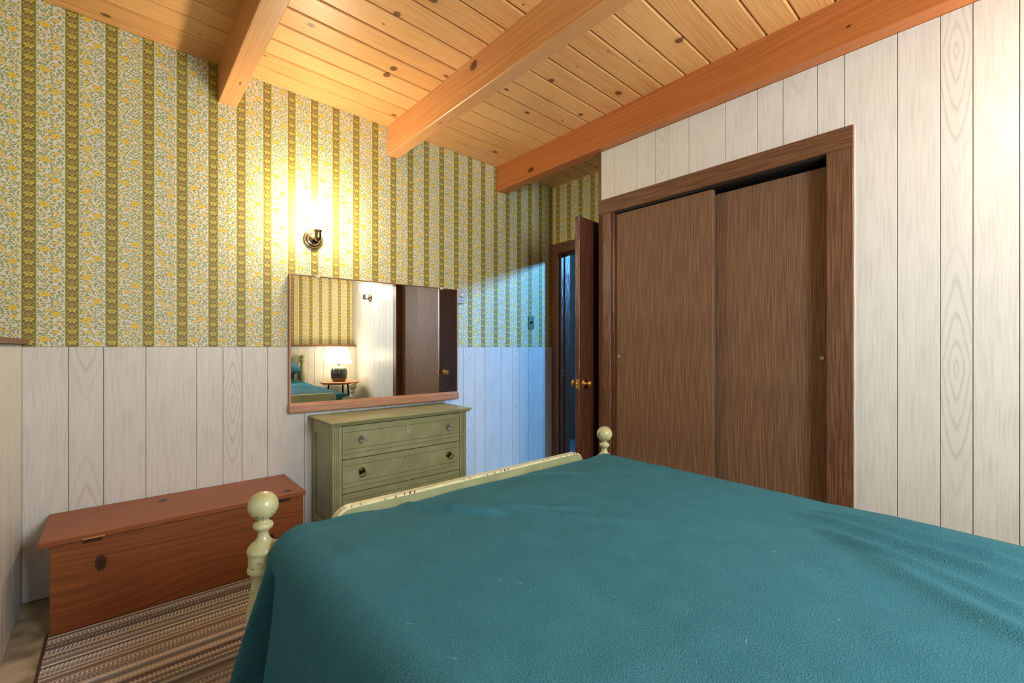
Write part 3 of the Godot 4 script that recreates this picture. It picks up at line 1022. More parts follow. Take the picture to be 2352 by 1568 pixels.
func build_bed() -> void:
	var bed := thing("bed", "sage green painted wooden bed with ball-topped posts and worn edges", "bed")
	var z := -1.275
	for x in [0.28, 1.70]:
		turned("post", M.paint_chip, bed, post_profile(), Vector3(x, 0, z), Vector3.UP, 40)
	# footboard: a rail between the posts, with a raised board that curls under at both ends
	var half := PackedVector2Array()
	half.append_array([Vector2(0.30, 0.30), Vector2(0.30, 0.657), Vector2(0.355, 0.657), Vector2(0.375, 0.650), Vector2(0.386, 0.632), Vector2(0.392, 0.612), Vector2(0.404, 0.596), Vector2(0.424, 0.589), Vector2(0.448, 0.590), Vector2(0.476, 0.600), Vector2(0.492, 0.616), Vector2(0.494, 0.632), Vector2(0.484, 0.640)])
	for i in 11:
		var an := lerpf(deg_to_rad(232), deg_to_rad(92), i / 10.0)
		half.append(Vector2(0.505 + 0.056 * cos(an), 0.649 + 0.056 * sin(an)))
	var full := half.duplicate()
	for i in range(half.size() - 1, -1, -1):
		full.append(Vector2(1.98 - half[i].x, half[i].y))
	var mb := MB.new()
	mb.prism(full, z - 0.016, z + 0.016, 0.005, Vector2.ZERO, Vector2(1.3, 1.3))
	put(mb, "footboard", M.paint, bed)
	# the worn cap along the board's top edge
	var cap := MB.new()
	var cp := PackedVector2Array()
	for i in range(14, 24):
		cp.append(half[i])
	var cq := PackedVector2Array()
	for i in range(23, 13, -1):
		cq.append(Vector2(1.98 - half[i].x, half[i].y))
	cp.append_array(cq)
	var inner := PackedVector2Array()
	for i in cp.size():
		var a := cp[maxi(i - 1, 0)]
		var b := cp[mini(i + 1, cp.size() - 1)]
		var nn := (b - a).normalized().orthogonal()
		inner.append(cp[i] - nn * 0.0025 * signf(nn.y if absf(nn.y) > 0.3 else nn.x * (-1.0 if i < 10 else 1.0)))
	var run := 0.0
	for i in cp.size() - 1:
		var l := cp[i].distance_to(cp[i + 1])
		var steps := maxi(1, int(l / 0.05))
		for q in steps:
			var p0 := cp[i].lerp(cp[i + 1], float(q) / steps)
			var p1 := cp[i].lerp(cp[i + 1], float(q + 1) / steps)
			var d := (p1 - p0).normalized()
			var up := Vector2(-d.y, d.x)
			if up.dot(p0 - Vector2(0.99, 0.55)) < 0.0:
				up = -up
			var r2 := run + p0.distance_to(p1)
			var zs := [-0.0166, -0.012, 0.012, 0.0166]
			var lift := [-0.0045, 0.0012, 0.0012, -0.0045]
			for k in 3:
				var a0: Vector2 = p0 + up * lift[k]
				var b0: Vector2 = p1 + up * lift[k]
				var a1: Vector2 = p0 + up * lift[k + 1]
				var b1: Vector2 = p1 + up * lift[k + 1]
				var oz := Vector3(up.x, up.y, [-1.0, 0.0, 1.0][k])
				cap.quad(Vector3(a0.x, a0.y, z + zs[k]), Vector3(b0.x, b0.y, z + zs[k]), Vector3(b1.x, b1.y, z + zs[k + 1]), Vector3(a1.x, a1.y, z + zs[k + 1]), oz, Vector2(run, zs[k]) * 1.6, Vector2(r2, zs[k]) * 1.6, Vector2(r2, zs[k + 1]) * 1.6, Vector2(run, zs[k + 1]) * 1.6)
			run = r2
	var ce := put(cap, "worn_edge", M.paint_edge, bed)
	ce.set_meta("label", "cream worn top edge with dark chips")
	slab("joint_line", M.paint_edge, bed, Vector3(1.2675, 0.640, z + 0.0155), Vector3(1.2695, 0.7015, z + 0.0168))
	# rails, headboard
	for x in [0.302, 1.668]:
		slab("side_rail", M.paint, bed, Vector3(x, 0.24, z + 0.16), Vector3(x + 0.03, 0.38, 0.90), 0.003, 2)
	var hp := [[0.0, 0.0], [0.026, 0.0], [0.030, 0.08], [0.036, 0.105], [0.030, 0.13], [0.036, 0.30], [0.038, 0.55], [0.030, 0.64], [0.035, 0.66], [0.031, 0.67], [0.042, 0.72], [0.044, 0.76], [0.036, 0.82], [0.024, 0.90], [0.022, 0.94], [0.034, 0.965], [0.037, 0.98], [0.034, 0.99], [0.034, 0.99], [0.034, 1.03], [0.038, 1.035], [0.034, 1.042], [0.014, 1.05], [0.010, 1.06], [0.0, 1.066]]
	for x in [0.28, 1.70]:
		turned("post", M.paint, bed, hp, Vector3(x, 0, 0.92), Vector3.UP, 32)
	var hb := PackedVector2Array([Vector2(0.30, 0.34), Vector2(1.68, 0.34), Vector2(1.68, 0.62), Vector2(1.63, 0.66), Vector2(1.63, 0.92), Vector2(1.645, 0.965), Vector2(1.68, 0.98), Vector2(1.68, 1.03), Vector2(0.30, 1.03), Vector2(0.30, 0.98), Vector2(0.335, 0.965), Vector2(0.35, 0.92), Vector2(0.35, 0.66), Vector2(0.30, 0.62)])
	var h := MB.new()
	h.prism(hb, 0.905, 0.935, 0.004)
	put(h, "headboard", M.paint, bed)

	var mt := MB.new()
	mt.box(Vector3(0.402, 0.38, -1.222), Vector3(1.655, 0.665, 0.88), 0.05, 2)
	tag(put(mt, "mattress", M.mattress, self), "mattress under the teal fleece blanket", "mattress")
	build_blanket()
	var pl := MB.new()
	var pp := PackedVector3Array()
	var pu := PackedVector2Array()
	for r in 25:
		for c in 33:
			var u := TAU * c / 32.0
			var w := PI * r / 24.0
			var e := 0.55
			var sx := signf(cos(u)) * pow(absf(cos(u)), e) * pow(sin(w), 0.6)
			var sz := signf(sin(u)) * pow(absf(sin(u)), e) * pow(sin(w), 0.6)
			pp.append(Vector3(1.335 + 0.305 * sx, 0.866 - 0.075 * cos(w) * (1.0 - 0.55 * pow(maxf(absf(sx), absf(sz)), 3.0)) + 0.04 * sz, 0.735 + 0.14 * sz))
			pu.append(Vector2(c / 16.0, r / 24.0))
	pl.grid(33, 25, pp, pu)
	tag(put(pl, "pillow", M.fleece, self), "teal pillow at the head of the bed, seen in the mirror", "pillow")


func ridge(p: Vector2, a: Vector2, b: Vector2, w: float, amp: float, sharp: float) -> float:
	var ab := b - a
	var f := clampf((p - a).dot(ab) / ab.length_squared(), 0.0, 1.0)
	var q := p - (a + ab * f)
	var side := ab.normalized().cross(q)
	var along_ := (p - a).dot(ab) / ab.length_squared()
	var fade := smoothstep(-0.35, 0.2, along_) * (1.0 - smoothstep(0.8, 1.35, along_))
	var d := absf(side)
	var e := w * (sharp if side > 0.0 else 1.0)
	return amp * fade * exp(-d * d / (e * e))


func blanket_top(x: float, z: float, n1: FastNoiseLite, n2: FastNoiseLite) -> float:
	var y := 0.690 + 0.007 * smoothstep(0.7, 0.38, x) - 0.008 * smoothstep(1.1, 1.65, x)
	y += 0.0045 * n1.get_noise_2d(x * 100, z * 60) + 0.002 * n2.get_noise_2d(x * 100, z * 100)
	var p := Vector2(x, z)
	y += ridge(p, Vector2(0.661, -1.217), Vector2(0.721, -1.073), 0.016, 0.013, 0.45)
	y += ridge(p, Vector2(0.721, -1.073), Vector2(0.802, -0.975), 0.020, 0.017, 0.4)
	y += ridge(p, Vector2(1.185, -1.207), Vector2(1.300, -1.085), 0.018, 0.008, 0.5)
	y += ridge(p, Vector2(0.863, -0.989), Vector2(1.008, -0.847), 0.022, 0.008, 0.5)
	y += ridge(p, Vector2(0.846, -1.028), Vector2(0.952, -0.80), 0.024, 0.007, 0.6)
	y += ridge(p, Vector2(0.952, -0.80), Vector2(1.077, -0.648), 0.03, 0.005, 0.8)
	y += ridge(p, Vector2(1.444, -0.344), Vector2(1.340, 0.007), 0.026, 0.022, 0.8)
	y += ridge(p, Vector2(1.508, -0.309), Vector2(1.459, 0.008), 0.024, 0.024, 0.8)
	y += ridge(p, Vector2(1.344, -0.302), Vector2(1.198, 0.006), 0.03, 0.020, 0.8)
	y += ridge(p, Vector2(1.25, -0.20), Vector2(1.07, 0.05), 0.035, 0.016, 0.8)
	y += ridge(p, Vector2(1.58, -0.20), Vector2(1.56, 0.15), 0.025, 0.012, 0.8)
	y += ridge(p, Vector2(0.356, -1.228), Vector2(0.409, -0.947), 0.03, 0.006, 0.7)
	y += ridge(p, Vector2(0.45, -1.15), Vector2(0.56, -0.95), 0.03, 0.004, 0.7)
	y -= 0.009 * smoothstep(0.46, 0.62, x) * smoothstep(-1.10, -1.21, z) * (1.0 - smoothstep(1.5, 1.6, x))
	# waves and the rise towards the pillow
	y += 0.007 * sin(z * 46.0 + 2.0 * n1.get_noise_2d(x * 60, z * 30)) * smoothstep(0.1, 0.5, z)
	y += 0.075 * smoothstep(0.50, 0.66, z) * smoothstep(0.36, 0.5, x) * (1.0 - smoothstep(1.5, 1.64, x))
	return y


func build_blanket() -> void:
	var n1 := noise(0.02, 101, 2)
	var n2 := noise(0.06, 103, 2)
	# rows along the bed; the first few go down inside the footboard; flare and pull shape the hanging corner
	var rows := []   # [z, tuck, flare, push]
	for d in [0.22, 0.12, 0.05, 0.022, 0.008]:
		rows.append([-1.2325, d, 0.30, 0.0])
	for q in [[-1.2315, 0.0, 0.30, 0.0], [-1.2295, -0.003, 0.36, 0.0], [-1.226, -0.004, 0.38, 0.0], [-1.222, -0.004, 0.37, 0.0], [-1.219, -0.003, 0.33, 0.0], [-1.217, -0.003, 0.22, 0.0], [-1.2155, -0.003, 0.0, 0.0], [-1.2145, -0.003, -0.30, 0.0], [-1.213, -0.003, -0.70, 0.0], [-1.207, -0.002, -0.95, 0.0], [-1.195, -0.002, -0.98, 0.0], [-1.180, -0.002, -0.98, 0.0], [-1.168, -0.002, -0.90, 0.0], [-1.159, -0.001, -0.60, 0.0], [-1.155, 0.0, -0.12, 0.0], [-1.153, 0.0, 0.02, 0.0], [-1.149, 0.0, 0.08, 0.0], [-1.140, 0.0, 0.11, 0.0], [-1.126, 0.0, 0.10, 0.0]]:
		rows.append(q)
	var z := -1.114
	while z < 0.86:
		rows.append([z, 0.0, 0.085 + 0.05 * sin(z * 9.0) * smoothstep(-1.1, -0.8, z), 0.0])
		z += 0.0125
	# columns: left hang, left roll, top, right roll, right hang
	var cols := []
	for i in range(22, 0, -1):
		cols.append(["L", i * 0.022])
	for i in 9:
		cols.append(["l", PI / 2 * i / 9.0])
	var xx := 0.362
	while xx < 1.615:
		cols.append(["t", xx])
		xx += 0.0115
	for i in range(0, 10):
		cols.append(["r", PI / 2 * i / 9.0])
	for i in range(1, 23):
		cols.append(["R", i * 0.022])
	var pts := PackedVector3Array()
	var uvs := PackedVector2Array()
	for r in rows.size():
		var q: Array = rows[r]
		var zz: float = q[0]
		var run := 0.0
		var prev := Vector3.ZERO
		var yl := blanket_top(0.362, zz, n1, n2)
		var yr := blanket_top(1.615, zz, n1, n2)
		var hang := 1.0 - 0.0
		for c in cols.size():
			var kind: String = cols[c][0]
			var a: float = cols[c][1]
			var p := Vector3.ZERO
			var ry := 0.082
			if kind == "t":
				p = Vector3(a, blanket_top(a, zz, n1, n2), zz)
			elif kind == "l":
				p = Vector3(0.362 - 0.084 * cos(a), yl - ry * (1.0 - sin(a)), zz)
			elif kind == "L":
				var w := 0.010 * sin(zz * 21.0 + 1.2) * smoothstep(0.05, 0.4, a)
				var bow := a - 0.75 * a * a if q[2] > 0.2 else a
				p = Vector3(0.278 - maxf(q[2] * bow * hang, -0.105) - w, yl - ry - a, zz)
			elif kind == "r":
				p = Vector3(1.615 + 0.12 * sin(a), yr - 0.09 * (1.0 - cos(a)), zz)
			else:
				p = Vector3(1.735 + 0.06 * a + 0.012 * sin(zz * 17.0) * smoothstep(0.05, 0.4, a), yr - 0.09 - a, zz)
			if kind in ["t", "l", "r"]:
				var t: float = q[1]
				p.y -= t
			elif q[1] > 0.0:
				p.z += 0.0
			if c > 0:
				run += p.distance_to(prev)
			prev = p
			pts.append(p)
			uvs.append(Vector2(run, zz + (0.0 if r > 4 else -q[1])))
	var mb := MB.new()
	# the grid helper expects columns to the right and rows downwards as seen from above: rows run towards the viewer
	mb.grid(cols.size(), rows.size(), pts, uvs)
	tag(put(mb, "blanket", M.fleece, self), "teal fleece blanket spread over the bed", "blanket")

# ---------------------------------------------------------------- dresser
func build_dresser() -> void:
	var d := thing("dresser", "sage green painted three-drawer dresser below the mirror", "dresser", Vector3(0.0, 0, 0))
	var x0 := 0.922
	var x1 := 1.856
	var zf := -2.590
	var zb := -2.938
	# top with a moulded edge
	var tb := MB.new()
	tb.box(Vector3(0.898, 0.722, -2.945), Vector3(1.880, 0.734, -2.552), 0.004, 0)
	tb.box(Vector3(0.906, 0.712, -2.943), Vector3(1.872, 0.7225, -2.560), 0.005, 0)
	tb.box(Vector3(0.915, 0.706, -2.941), Vector3(1.863, 0.7125, -2.570), 0.002, 0)
	put(tb, "top", M.paint, d)
	# sides: stiles and rails round a sunk panel
	for s in 2:
		var xa := x0 if s == 0 else x1 - 0.022
		var xb := xa + 0.022
		var sd := MB.new()
		sd.box(Vector3(xa, 0.06, -2.650), Vector3(xb, 0.706, zf - 0.045), 0.001, 1)
		sd.box(Vector3(xa, 0.06, zb), Vector3(xb, 0.706, -2.900), 0.001, 1)
		sd.box(Vector3(xa, 0.635, -2.900), Vector3(xb, 0.706, -2.650), 0.001, 2)
		sd.box(Vector3(xa, 0.06, -2.900), Vector3(xb, 0.13, -2.650), 0.001, 2)
		put(sd, "side_frame", M.paint, d)
		slab("side_panel", M.paint, d, Vector3(xa + 0.008, 0.12, -2.91), Vector3(xa + 0.014, 0.645, -2.640), 0.0, 1)
	# fluted front posts that run down as legs
	for s in 2:
		var xa := x0 if s == 0 else x1 - 0.055
		var pb := MB.new()
		for k in 4:
			var w0 := [0.0, 0.014, 0.0245, 0.035][k] as float
			var w1 := [0.0125, 0.023, 0.0335, 0.055][k] as float
			var deep := [0.0, 0.0025, 0.0025, 0.0][k] as float
			pb.box(Vector3(xa + w0, 0.0, zf - 0.045), Vector3(xa + w1, 0.706, zf - deep), 0.0018, 1)
		pb.box(Vector3(xa + 0.002, 0.0, zf - 0.045), Vector3(xa + 0.053, 0.704, zf - 0.006), 0.0, 1)
		put(pb, "front_post", M.paint, d)
	for s in 2:
		var xa := x0 + 0.002 if s == 0 else x1 - 0.034
		slab("leg", M.paint, d, Vector3(xa, 0.0, zb), Vector3(xa + 0.032, 0.06, zb + 0.04), 0.002, 1)
	slab("back_panel", M.paint, d, Vector3(x0 + 0.022, 0.08, zb), Vector3(x1 - 0.022, 0.70, zb + 0.008))
	slab("inner_case", M.black, d, Vector3(x0 + 0.0555, 0.09, zb + 0.01), Vector3(x1 - 0.0555, 0.700, zf - 0.024))
	slab("bottom_rail", M.paint, d, Vector3(x0 + 0.055, 0.06, zf - 0.022), Vector3(x1 - 0.055, 0.104, zf - 0.002), 0.002, 0)
	var ys := [[0.506, 0.6985], [0.308, 0.5015], [0.108, 0.3035]]
	for i in 3:
		var y0: float = ys[i][0]
		var y1: float = ys[i][1]
		var dw := Node3D.new()
		dw.name = "drawer"
		d.add_child(dw, true)
		var xa := x0 + 0.0575
		var xb := x1 - 0.0575
		var fb := MB.new()
		# front in three flats parted by scratched lines
		var band := [[y0, y0 + 0.0285], [y0 + 0.0300, y0 + 0.0560], [y0 + 0.0575, y1 - 0.0375], [y1 - 0.036, y1]]
		for k in 4:
			fb.box(Vector3(xa, band[k][0], zf - 0.022), Vector3(xb, band[k][1], zf - 0.001), 0.0014, 0, Vector2(i * 0.3, i * 0.2))
		put(fb, "drawer_front", M.paint, dw)
		var yk := (y0 + 0.0575 + y1 - 0.0375) * 0.5
		# diamond escutcheon with a keyhole
		var ye := y1 - 0.037
		var eb := MB.new()
		var dia := PackedVector2Array([Vector2(1.380, ye - 0.022), Vector2(1.402, ye), Vector2(1.380, ye + 0.022), Vector2(1.358, ye)])
		eb.prism(dia, zf - 0.004, zf + 0.0022, 0.002)
		var es := put(eb, "escutcheon", M.paint, dw)
		es.set_meta("label", "diamond keyhole escutcheon")
		var kh := MB.new()
		var kp := PackedVector2Array()
		for q in 10:
			var an := lerpf(-0.6, PI + 0.6, q / 9.0)
			kp.append(Vector2(1.380 + 0.0028 * cos(an), ye + 0.003 + 0.0028 * sin(an)))
		kp.append_array([Vector2(1.3775, ye - 0.009), Vector2(1.3825, ye - 0.009)])
		kh.prism(kp, zf - 0.002, zf + 0.0026, 0.0)
		put(kh, "keyhole", M.black, dw)
		if i == 0:
			var sb := MB.new()
			sb.prism(PackedVector2Array([Vector2(1.398, 0.604), Vector2(1.401, 0.604), Vector2(1.404, 0.616), Vector2(1.410, 0.624), Vector2(1.407, 0.625), Vector2(1.402, 0.619), Vector2(1.396, 0.624), Vector2(1.394, 0.622), Vector2(1.400, 0.615)]), zf - 0.002, zf - 0.0006, 0.0)
			put(sb, "bare_scratch", M.plate_cream, dw)
		for x in [1.095, 1.706]:
			if i == 0:
				glass_knob(dw, Vector3(x, yk + 0.006, zf - 0.001))
			else:
				ring_pull(dw, Vector3(x, yk + 0.010, zf - 0.001), 0.75 if x > 1.5 else 0.0)


func glass_knob(parent: Node, at: Vector3) -> void:
	var k := turned("glass_knob", M.crystal, parent, [[0.0, 0.010], [0.010, 0.010], [0.010, 0.014], [0.020, 0.020], [0.0255, 0.026], [0.0255, 0.032], [0.020, 0.038], [0.020, 0.038], [0.008, 0.040], [0.0, 0.040]], at, Vector3(0, 0, 1), 8)
	k.set_meta("label", "faceted clear glass knob")
	turned("knob_base", M.steel, parent, [[0.012, 0.0], [0.012, 0.002], [0.008, 0.004], [0.006, 0.010], [0.0, 0.010]], at, Vector3(0, 0, 1), 20)
	turned("knob_screw", M.brass, parent, [[0.004, 0.0401], [0.004, 0.0413], [0.0, 0.042]], at, Vector3(0, 0, 1), 12)


func ring_pull(parent: Node, at: Vector3, swing: float) -> void:
	var k := turned("ring_pull", M.bronze, parent, [[0.0205, 0.0], [0.0205, 0.002], [0.0175, 0.0045], [0.0145, 0.0035], [0.012, 0.0065], [0.006, 0.008], [0.005, 0.013], [0.006, 0.016], [0.0, 0.018]], at, Vector3(0, 0, 1), 24)
	k.set_meta("label", "aged brass rosette")
	var path := []
	var c := at + Vector3(sin(swing) * 0.0155, -cos(swing) * 0.0155, 0.0145)
	for i in 28:
		var a := TAU * i / 28.0
		path.append(c + Vector3(cos(a) * 0.0180, sin(a) * 0.0180, 0.002 * sin(a * 2.0) + 0.001))
	var mb := MB.new()
	mb.tube(path, 0.0019, 8, true)
	put(mb, "ring", M.bronze, parent)

# ---------------------------------------------------------------- chest
func build_chest() -> void:
	var c := thing("blanket_chest", "long low reddish-brown pine blanket chest against the left wainscot", "chest")
	var x0 := -0.200
	var x1 := 0.752
	var z0 := -2.945
	var z1 := -2.545
	chest_board("front_panel", c, Vector3(x0, 0.010, z1 - 0.02), Vector3(x1, 0.369, z1), 0, 0)
	chest_board("back_panel", c, Vector3(x0, 0.010, z0), Vector3(x1, 0.369, z0 + 0.02), 0, 2)
	chest_board("side_panel", c, Vector3(x0, 0.010, z0 + 0.02), Vector3(x0 + 0.02, 0.369, z1 - 0.02), 2, 1)
	chest_board("side_panel", c, Vector3(x1 - 0.02, 0.010, z0 + 0.02), Vector3(x1, 0.369, z1 - 0.02), 2, 1)
	chest_board("bottom_panel", c, Vector3(x0 + 0.02, 0.02, z0 + 0.02), Vector3(x1 - 0.02, 0.04, z1 - 0.02), 0, 3)
	chest_board("lid", c, Vector3(-0.232, 0.370, -2.950), Vector3(0.762, 0.392, -2.528), 0, 3)
	for x in [-0.075, 0.655]:
		var h := Node3D.new()
		h.name = "hinge"
		c.add_child(h, true)
		slab("hinge_leaf", M.bronze, h, Vector3(x - 0.03, 0.352, z1 - 0.001), Vector3(x + 0.03, 0.369, z1 + 0.002), 0.0008, 0)
		var t := MB.new()
		t.tube([Vector3(x - 0.03, 0.3675, z1 + 0.005), Vector3(x + 0.03, 0.3675, z1 + 0.005)], 0.003, 10)
		put(t, "hinge_pin", M.bronze, h)
	# rough notch of bare wood above the left hinge
	var nb := MB.new()
	nb.box(Vector3(-0.105, 0.371, -2.531), Vector3(-0.035, 0.379, -2.5272), 0.001, 0)
	var nt := put(nb, "splintered_notch", M.table, c)
	nt.set_meta("label", "bare splintered spot on the lid edge")


func chest_board(called: String, parent: Node, lo: Vector3, hi: Vector3, g: int, row: int) -> void:
	var mb := MB.new()
	mb.box(lo, hi, 0.0025, g)
	for k in mb.v.size():
		var p := mb.v[k]
		var n := mb.n[k].abs()
		var o := 3 - n.max_axis_index() - g
		var f := 0.5
		if n.max_axis_index() != g and o >= 0 and o < 3:
			f = clampf((p[o] - lo[o]) / (hi[o] - lo[o]), 0.02, 0.98)
		mb.t[k] = Vector2(0.01 + (p[g] - lo[g]) / 1.05, (row + 1.0 - f) / 4.0)
	put(mb, called, M.chest, parent)

# ---------------------------------------------------------------- mirror
func build_mirror() -> void:
	# hung a touch off the wall at its right end
	var m := thing("mirror", "wide frameless-look mirror with thin wood frame above the dresser", "mirror", Vector3(0.785, 0.757, ZA + 0.002))
	m.rotation.y = -deg_to_rad(2.0)
	var w := 1.205
	var h := 0.850
	slab("backing", M.mirror_wood, m, Vector3(0.0, 0.0, 0.0), Vector3(w, h, 0.016), 0.0, 0)
	slab("frame_stile", M.mirror_wood, m, Vector3(0.0, 0.05, 0.016), Vector3(0.011, h, 0.026), 0.002, 1)
	slab("frame_stile", M.mirror_wood, m, Vector3(w - 0.006, 0.05, 0.016), Vector3(w, h, 0.026), 0.002, 1)
	slab("frame_rail", M.ledge, m, Vector3(0.0, h - 0.006, 0.016), Vector3(w, h, 0.026), 0.002, 0)
	var sill := MB.new()
	sill.box(Vector3(-0.004, 0.0, 0.016), Vector3(w + 0.004, 0.052, 0.040), 0.006, 0)
	sill.box(Vector3(0.0, 0.048, 0.016), Vector3(w, 0.060, 0.030), 0.003, 0)
	put(sill, "sill_rail", M.mirror_wood, m)
	# the glass, with a narrow bevel all round
	var g := MB.new()
	var lo := Vector2(0.011, 0.060)
	var hi := Vector2(w - 0.006, h - 0.006)
	var b := 0.016
	var il := lo + Vector2(b, b * 0.0)
	var ih := hi - Vector2(b * 0.5, b)
	var zf := 0.0228
	var ze := 0.0225
	g.quad(Vector3(il.x, il.y, zf), Vector3(ih.x, il.y, zf), Vector3(ih.x, ih.y, zf), Vector3(il.x, ih.y, zf), Vector3(0, 0, 1))
	g.quad(Vector3(lo.x, lo.y, ze), Vector3(il.x, il.y, zf), Vector3(il.x, ih.y, zf), Vector3(lo.x, hi.y, ze), Vector3(0, 0, 1))
	g.quad(Vector3(ih.x, il.y, zf), Vector3(hi.x, lo.y, ze), Vector3(hi.x, hi.y, ze), Vector3(ih.x, ih.y, zf), Vector3(0, 0, 1))
	g.quad(Vector3(il.x, ih.y, zf), Vector3(ih.x, ih.y, zf), Vector3(hi.x, hi.y, ze), Vector3(lo.x, hi.y, ze), Vector3(0, 0, 1))
	var gl := put(g, "mirror_glass", M.silver, m)
	gl.set_meta("label", "bevelled silver mirror glass")
	for x in [0.165, 1.06]:
		slab("clip", M.plate_cream, m, Vector3(x - 0.014, h - 0.010, 0.024), Vector3(x + 0.014, h + 0.005, 0.029), 0.001, 0)

# ---------------------------------------------------------------- rug
func build_rug() -> void:
	var x0 := -0.205
	var x1 := 1.50
	var z0 := -2.572
	var rows := 150
	var rw := 0.0112
	M.rug = flat(Color.WHITE, 0.95)
	M.rug.albedo_texture = tex(rug_image(rows))
	var r := thing("rug", "brown and tan striped braided rug beside the chest", "rug")
	var mb := MB.new()
	var n := rows * 4
	for i in n:
		var f0 := float(i) / n
		var f1 := float(i + 1) / n
		var za := z0 + f0 * rows * rw
		var zb := z0 + f1 * rows * rw
		var ya := 0.0035 + 0.0048 * absf(sin(f0 * rows * PI))
		var yb := 0.0035 + 0.0048 * absf(sin(f1 * rows * PI))
		mb.quad(Vector3(x0, ya, za), Vector3(x1, ya, za), Vector3(x1, yb, zb), Vector3(x0, yb, zb), Vector3.UP, Vector2(x0 / 0.10, f0), Vector2(x1 / 0.10, f0), Vector2(x1 / 0.10, f1), Vector2(x0 / 0.10, f1))
	var pile := put(mb, "braided_rows", M.rug, r)
	pile.set_meta("kind", "stuff")
	slab("rug_backing", M.binding, r, Vector3(x0, 0.0005, z0), Vector3(x1, 0.0034, z0 + rows * rw))
	slab("edge_binding", M.binding, r, Vector3(x0 - 0.008, 0.0005, z0 - 0.004), Vector3(x0 + 0.001, 0.0095, z0 + rows * rw + 0.004), 0.003, 2)
	slab("edge_binding", M.binding, r, Vector3(x1 - 0.001, 0.0005, z0 - 0.004), Vector3(x1 + 0.008, 0.0095, z0 + rows * rw + 0.004), 0.003, 2)

# ---------------------------------------------------------------- lamps
func omni(parent: Node, called: String, at: Vector3, c: Color, e: float, size: float) -> void:
	var l := OmniLight3D.new()
	l.name = called
	l.position = at
	l.light_color = c
	l.light_energy = e
	l.light_size = size
	l.omni_range = 12.0
	l.omni_attenuation = 2.0
	l.shadow_enabled = true
	parent.add_child(l)


func sconce(at: Vector3, out: Vector3, label: String, e: float) -> void:
	var s := thing("wall_sconce", label, "sconce", at, "", "wall sconces")
	turned("backplate", M.nickel, s, [[0.060, 0.0], [0.061, 0.004], [0.057, 0.010], [0.052, 0.0115], [0.050, 0.009], [0.046, 0.013], [0.041, 0.018], [0.036, 0.0185], [0.034, 0.016], [0.029, 0.021], [0.020, 0.027], [0.010, 0.030], [0.0, 0.031]], Vector3.ZERO, out, 40)
	var path := []
	for i in 13:
		var f := i / 12.0
		path.append(out * lerpf(0.024, 0.09, f) + Vector3(0, -0.010 - 0.016 * sin(f * PI * 0.5), 0))
	for i in 4:
		path.append(out * 0.09 + Vector3(0, -0.024 + 0.006 * i, 0))
	var mb := MB.new()
	mb.tube(path, 0.0065, 12)
	put(mb, "arm", M.nickel, s)
	var c := out * 0.09
	turned("switch_key", M.bronze, s, [[0.0, 0.0], [0.003, 0.0], [0.003, 0.02], [0.006, 0.022], [0.006, 0.026], [0.0, 0.027]], c + Vector3(0, -0.01, 0), out, 10)
	turned("socket_cup", M.nickel, s, [[0.0, -0.028], [0.010, -0.028], [0.017, -0.022], [0.0205, -0.012], [0.021, 0.030], [0.021, 0.030], [0.0245, 0.034], [0.0265, 0.042], [0.0245, 0.043], [0.020, 0.036], [0.0, 0.034]], c, Vector3.UP, 28)
	var glass := glowing(Color(1.0, 0.93, 0.80), 6.0)
	var prof := [[0.024, 0.040], [0.026, 0.048], [0.034, 0.056], [0.047, 0.068], [0.056, 0.084], [0.060, 0.104], [0.058, 0.126], [0.056, 0.142], [0.060, 0.158], [0.069, 0.172], [0.069, 0.172], [0.067, 0.173], [0.067, 0.173], [0.058, 0.158], [0.054, 0.142], [0.056, 0.126], [0.058, 0.104], [0.054, 0.085], [0.045, 0.070], [0.032, 0.058], [0.024, 0.050], [0.0, 0.049]]
	turned("glass_shade", glass, s, prof, c, Vector3.UP, 36)
	omni(s, "sconce_light", c + Vector3(0, 0.11, 0), Color(1.0, 0.91, 0.77), e, 0.045)


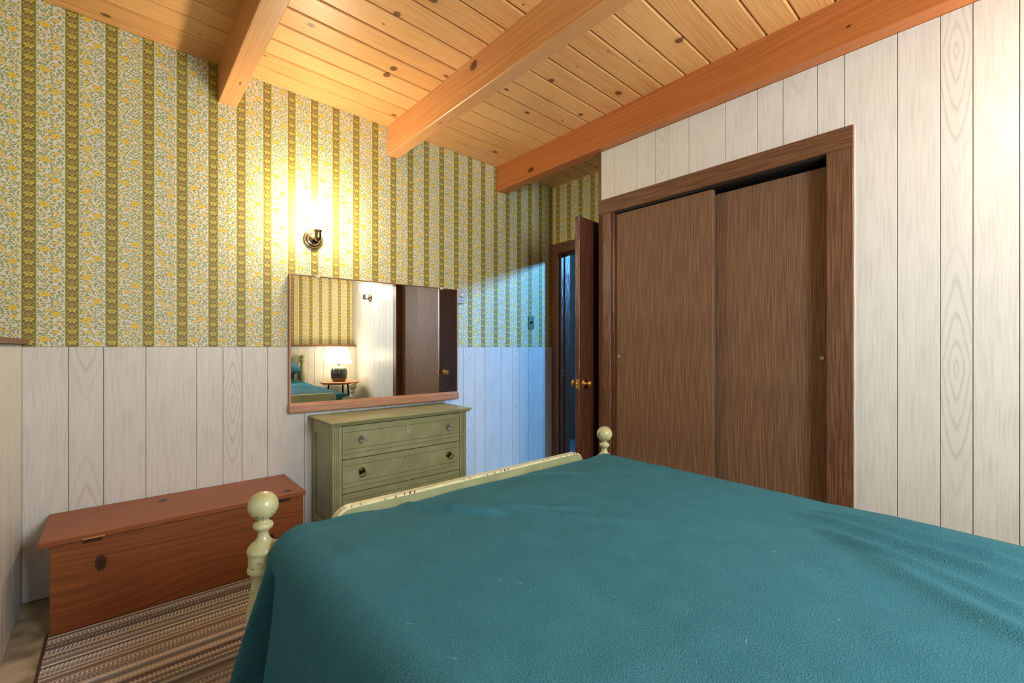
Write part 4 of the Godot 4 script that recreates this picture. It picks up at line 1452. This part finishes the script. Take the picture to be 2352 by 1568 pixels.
func build_bedside() -> void:
	var c := Vector3(2.14, 0, 0.66)
	var t := thing("side_table", "small round wooden side table by the bed, seen in the mirror", "table", c)
	turned("table_top", M.table, t, [[0.0, 0.640], [0.235, 0.640], [0.245, 0.646], [0.262, 0.656], [0.268, 0.664], [0.266, 0.670], [0.258, 0.6725], [0.0, 0.6725]], Vector3.ZERO, Vector3.UP, 48)
	for i in 3:
		var a := TAU * i / 3.0 + 0.5
		var mb := MB.new()
		var top := Vector3(cos(a) * 0.15, 0.642, sin(a) * 0.15)
		var bot := Vector3(cos(a) * 0.24, 0.0, sin(a) * 0.24)
		mb.tube([top, top.lerp(bot, 0.5) + Vector3(cos(a), 0, sin(a)) * -0.01, bot], 0.011, 12)
		put(mb, "leg", M.bronze, t)
	var l := thing("table_lamp", "squat dark glazed table lamp with lit white shade, seen in the mirror", "lamp", c + Vector3(-0.01, 0.6735, 0.0))
	turned("lamp_foot", M.glaze_foot, l, [[0.0, 0.0], [0.078, 0.0], [0.088, 0.012], [0.100, 0.03], [0.104, 0.042]], Vector3.ZERO, Vector3.UP, 40)
	turned("lamp_base", M.glaze, l, [[0.104, 0.042], [0.110, 0.07], [0.113, 0.10], [0.112, 0.14], [0.106, 0.17], [0.095, 0.19], [0.078, 0.20], [0.05, 0.205], [0.016, 0.206], [0.0, 0.206]], Vector3.ZERO, Vector3.UP, 40)
	turned("lamp_neck", M.brass, l, [[0.016, 0.206], [0.012, 0.212], [0.009, 0.222], [0.009, 0.232], [0.016, 0.240], [0.016, 0.275], [0.0, 0.275]], Vector3.ZERO, Vector3.UP, 20)
	var glow := glowing(Color(1.0, 0.95, 0.84), 1.3)
	glow.cull_mode = BaseMaterial3D.CULL_DISABLED
	turned("lamp_shade", glow, l, [[0.180, 0.252], [0.178, 0.255], [0.113, 0.484], [0.112, 0.487], [0.111, 0.487], [0.111, 0.484], [0.176, 0.255], [0.178, 0.252]], Vector3.ZERO, Vector3.UP, 48)
	omni(l, "lamp_light", Vector3(0, 0.36, 0), Color(1.0, 0.90, 0.74), 0.17, 0.05)

# ---------------------------------------------------------------- small fittings
func build_small() -> void:
	var t := thing("thermostat", "small grey wall thermostat with round dial right of the mirror", "thermostat", Vector3(2.046, 1.563, ZA))
	slab("thermostat_body", M.plate_grey, t, Vector3(-0.036, -0.058, 0.0005), Vector3(0.036, 0.058, 0.032), 0.004, 1)
	turned("dial", M.plate_cream, t, [[0.0175, 0.0], [0.0175, 0.005], [0.0155, 0.0075], [0.006, 0.0085], [0.0, 0.0085]], Vector3(0.004, 0.010, 0.032), Vector3(0, 0, 1), 32)
	turned("dial_ring", M.steel, t, [[0.0205, 0.0], [0.0205, 0.0025], [0.0178, 0.0035]], Vector3(0.004, 0.010, 0.032), Vector3(0, 0, 1), 32)
	slab("dial_mark", M.black, t, Vector3(-0.012, -0.036, 0.0318), Vector3(0.018, -0.033, 0.0324))
	var s := thing("light_switch", "green metal light switch plate on the wallpaper by the door", "light switch", Vector3(2.842, 1.383, ZA))
	slab("switch_plate", M.plate_green, s, Vector3(-0.035, -0.058, 0.0005), Vector3(0.035, 0.058, 0.006), 0.002, 1)
	slab("toggle_slot", M.black, s, Vector3(-0.006, -0.013, 0.006), Vector3(0.006, 0.013, 0.0066))
	var tg := MB.new()
	tg.box(Vector3(-0.004, -0.009, 0.0), Vector3(0.004, 0.009, 0.018), 0.0015, 1)
	var to := put(tg, "toggle", M.black, s)
	to.position = Vector3(0, 0.001, 0.005)
	to.rotation.x = -0.5
	for y in [-0.042, 0.042]:
		turned("screw", M.steel, s, [[0.003, 0.0], [0.0025, 0.001], [0.0, 0.0013]], Vector3(0, y, 0.006), Vector3(0, 0, 1), 12)
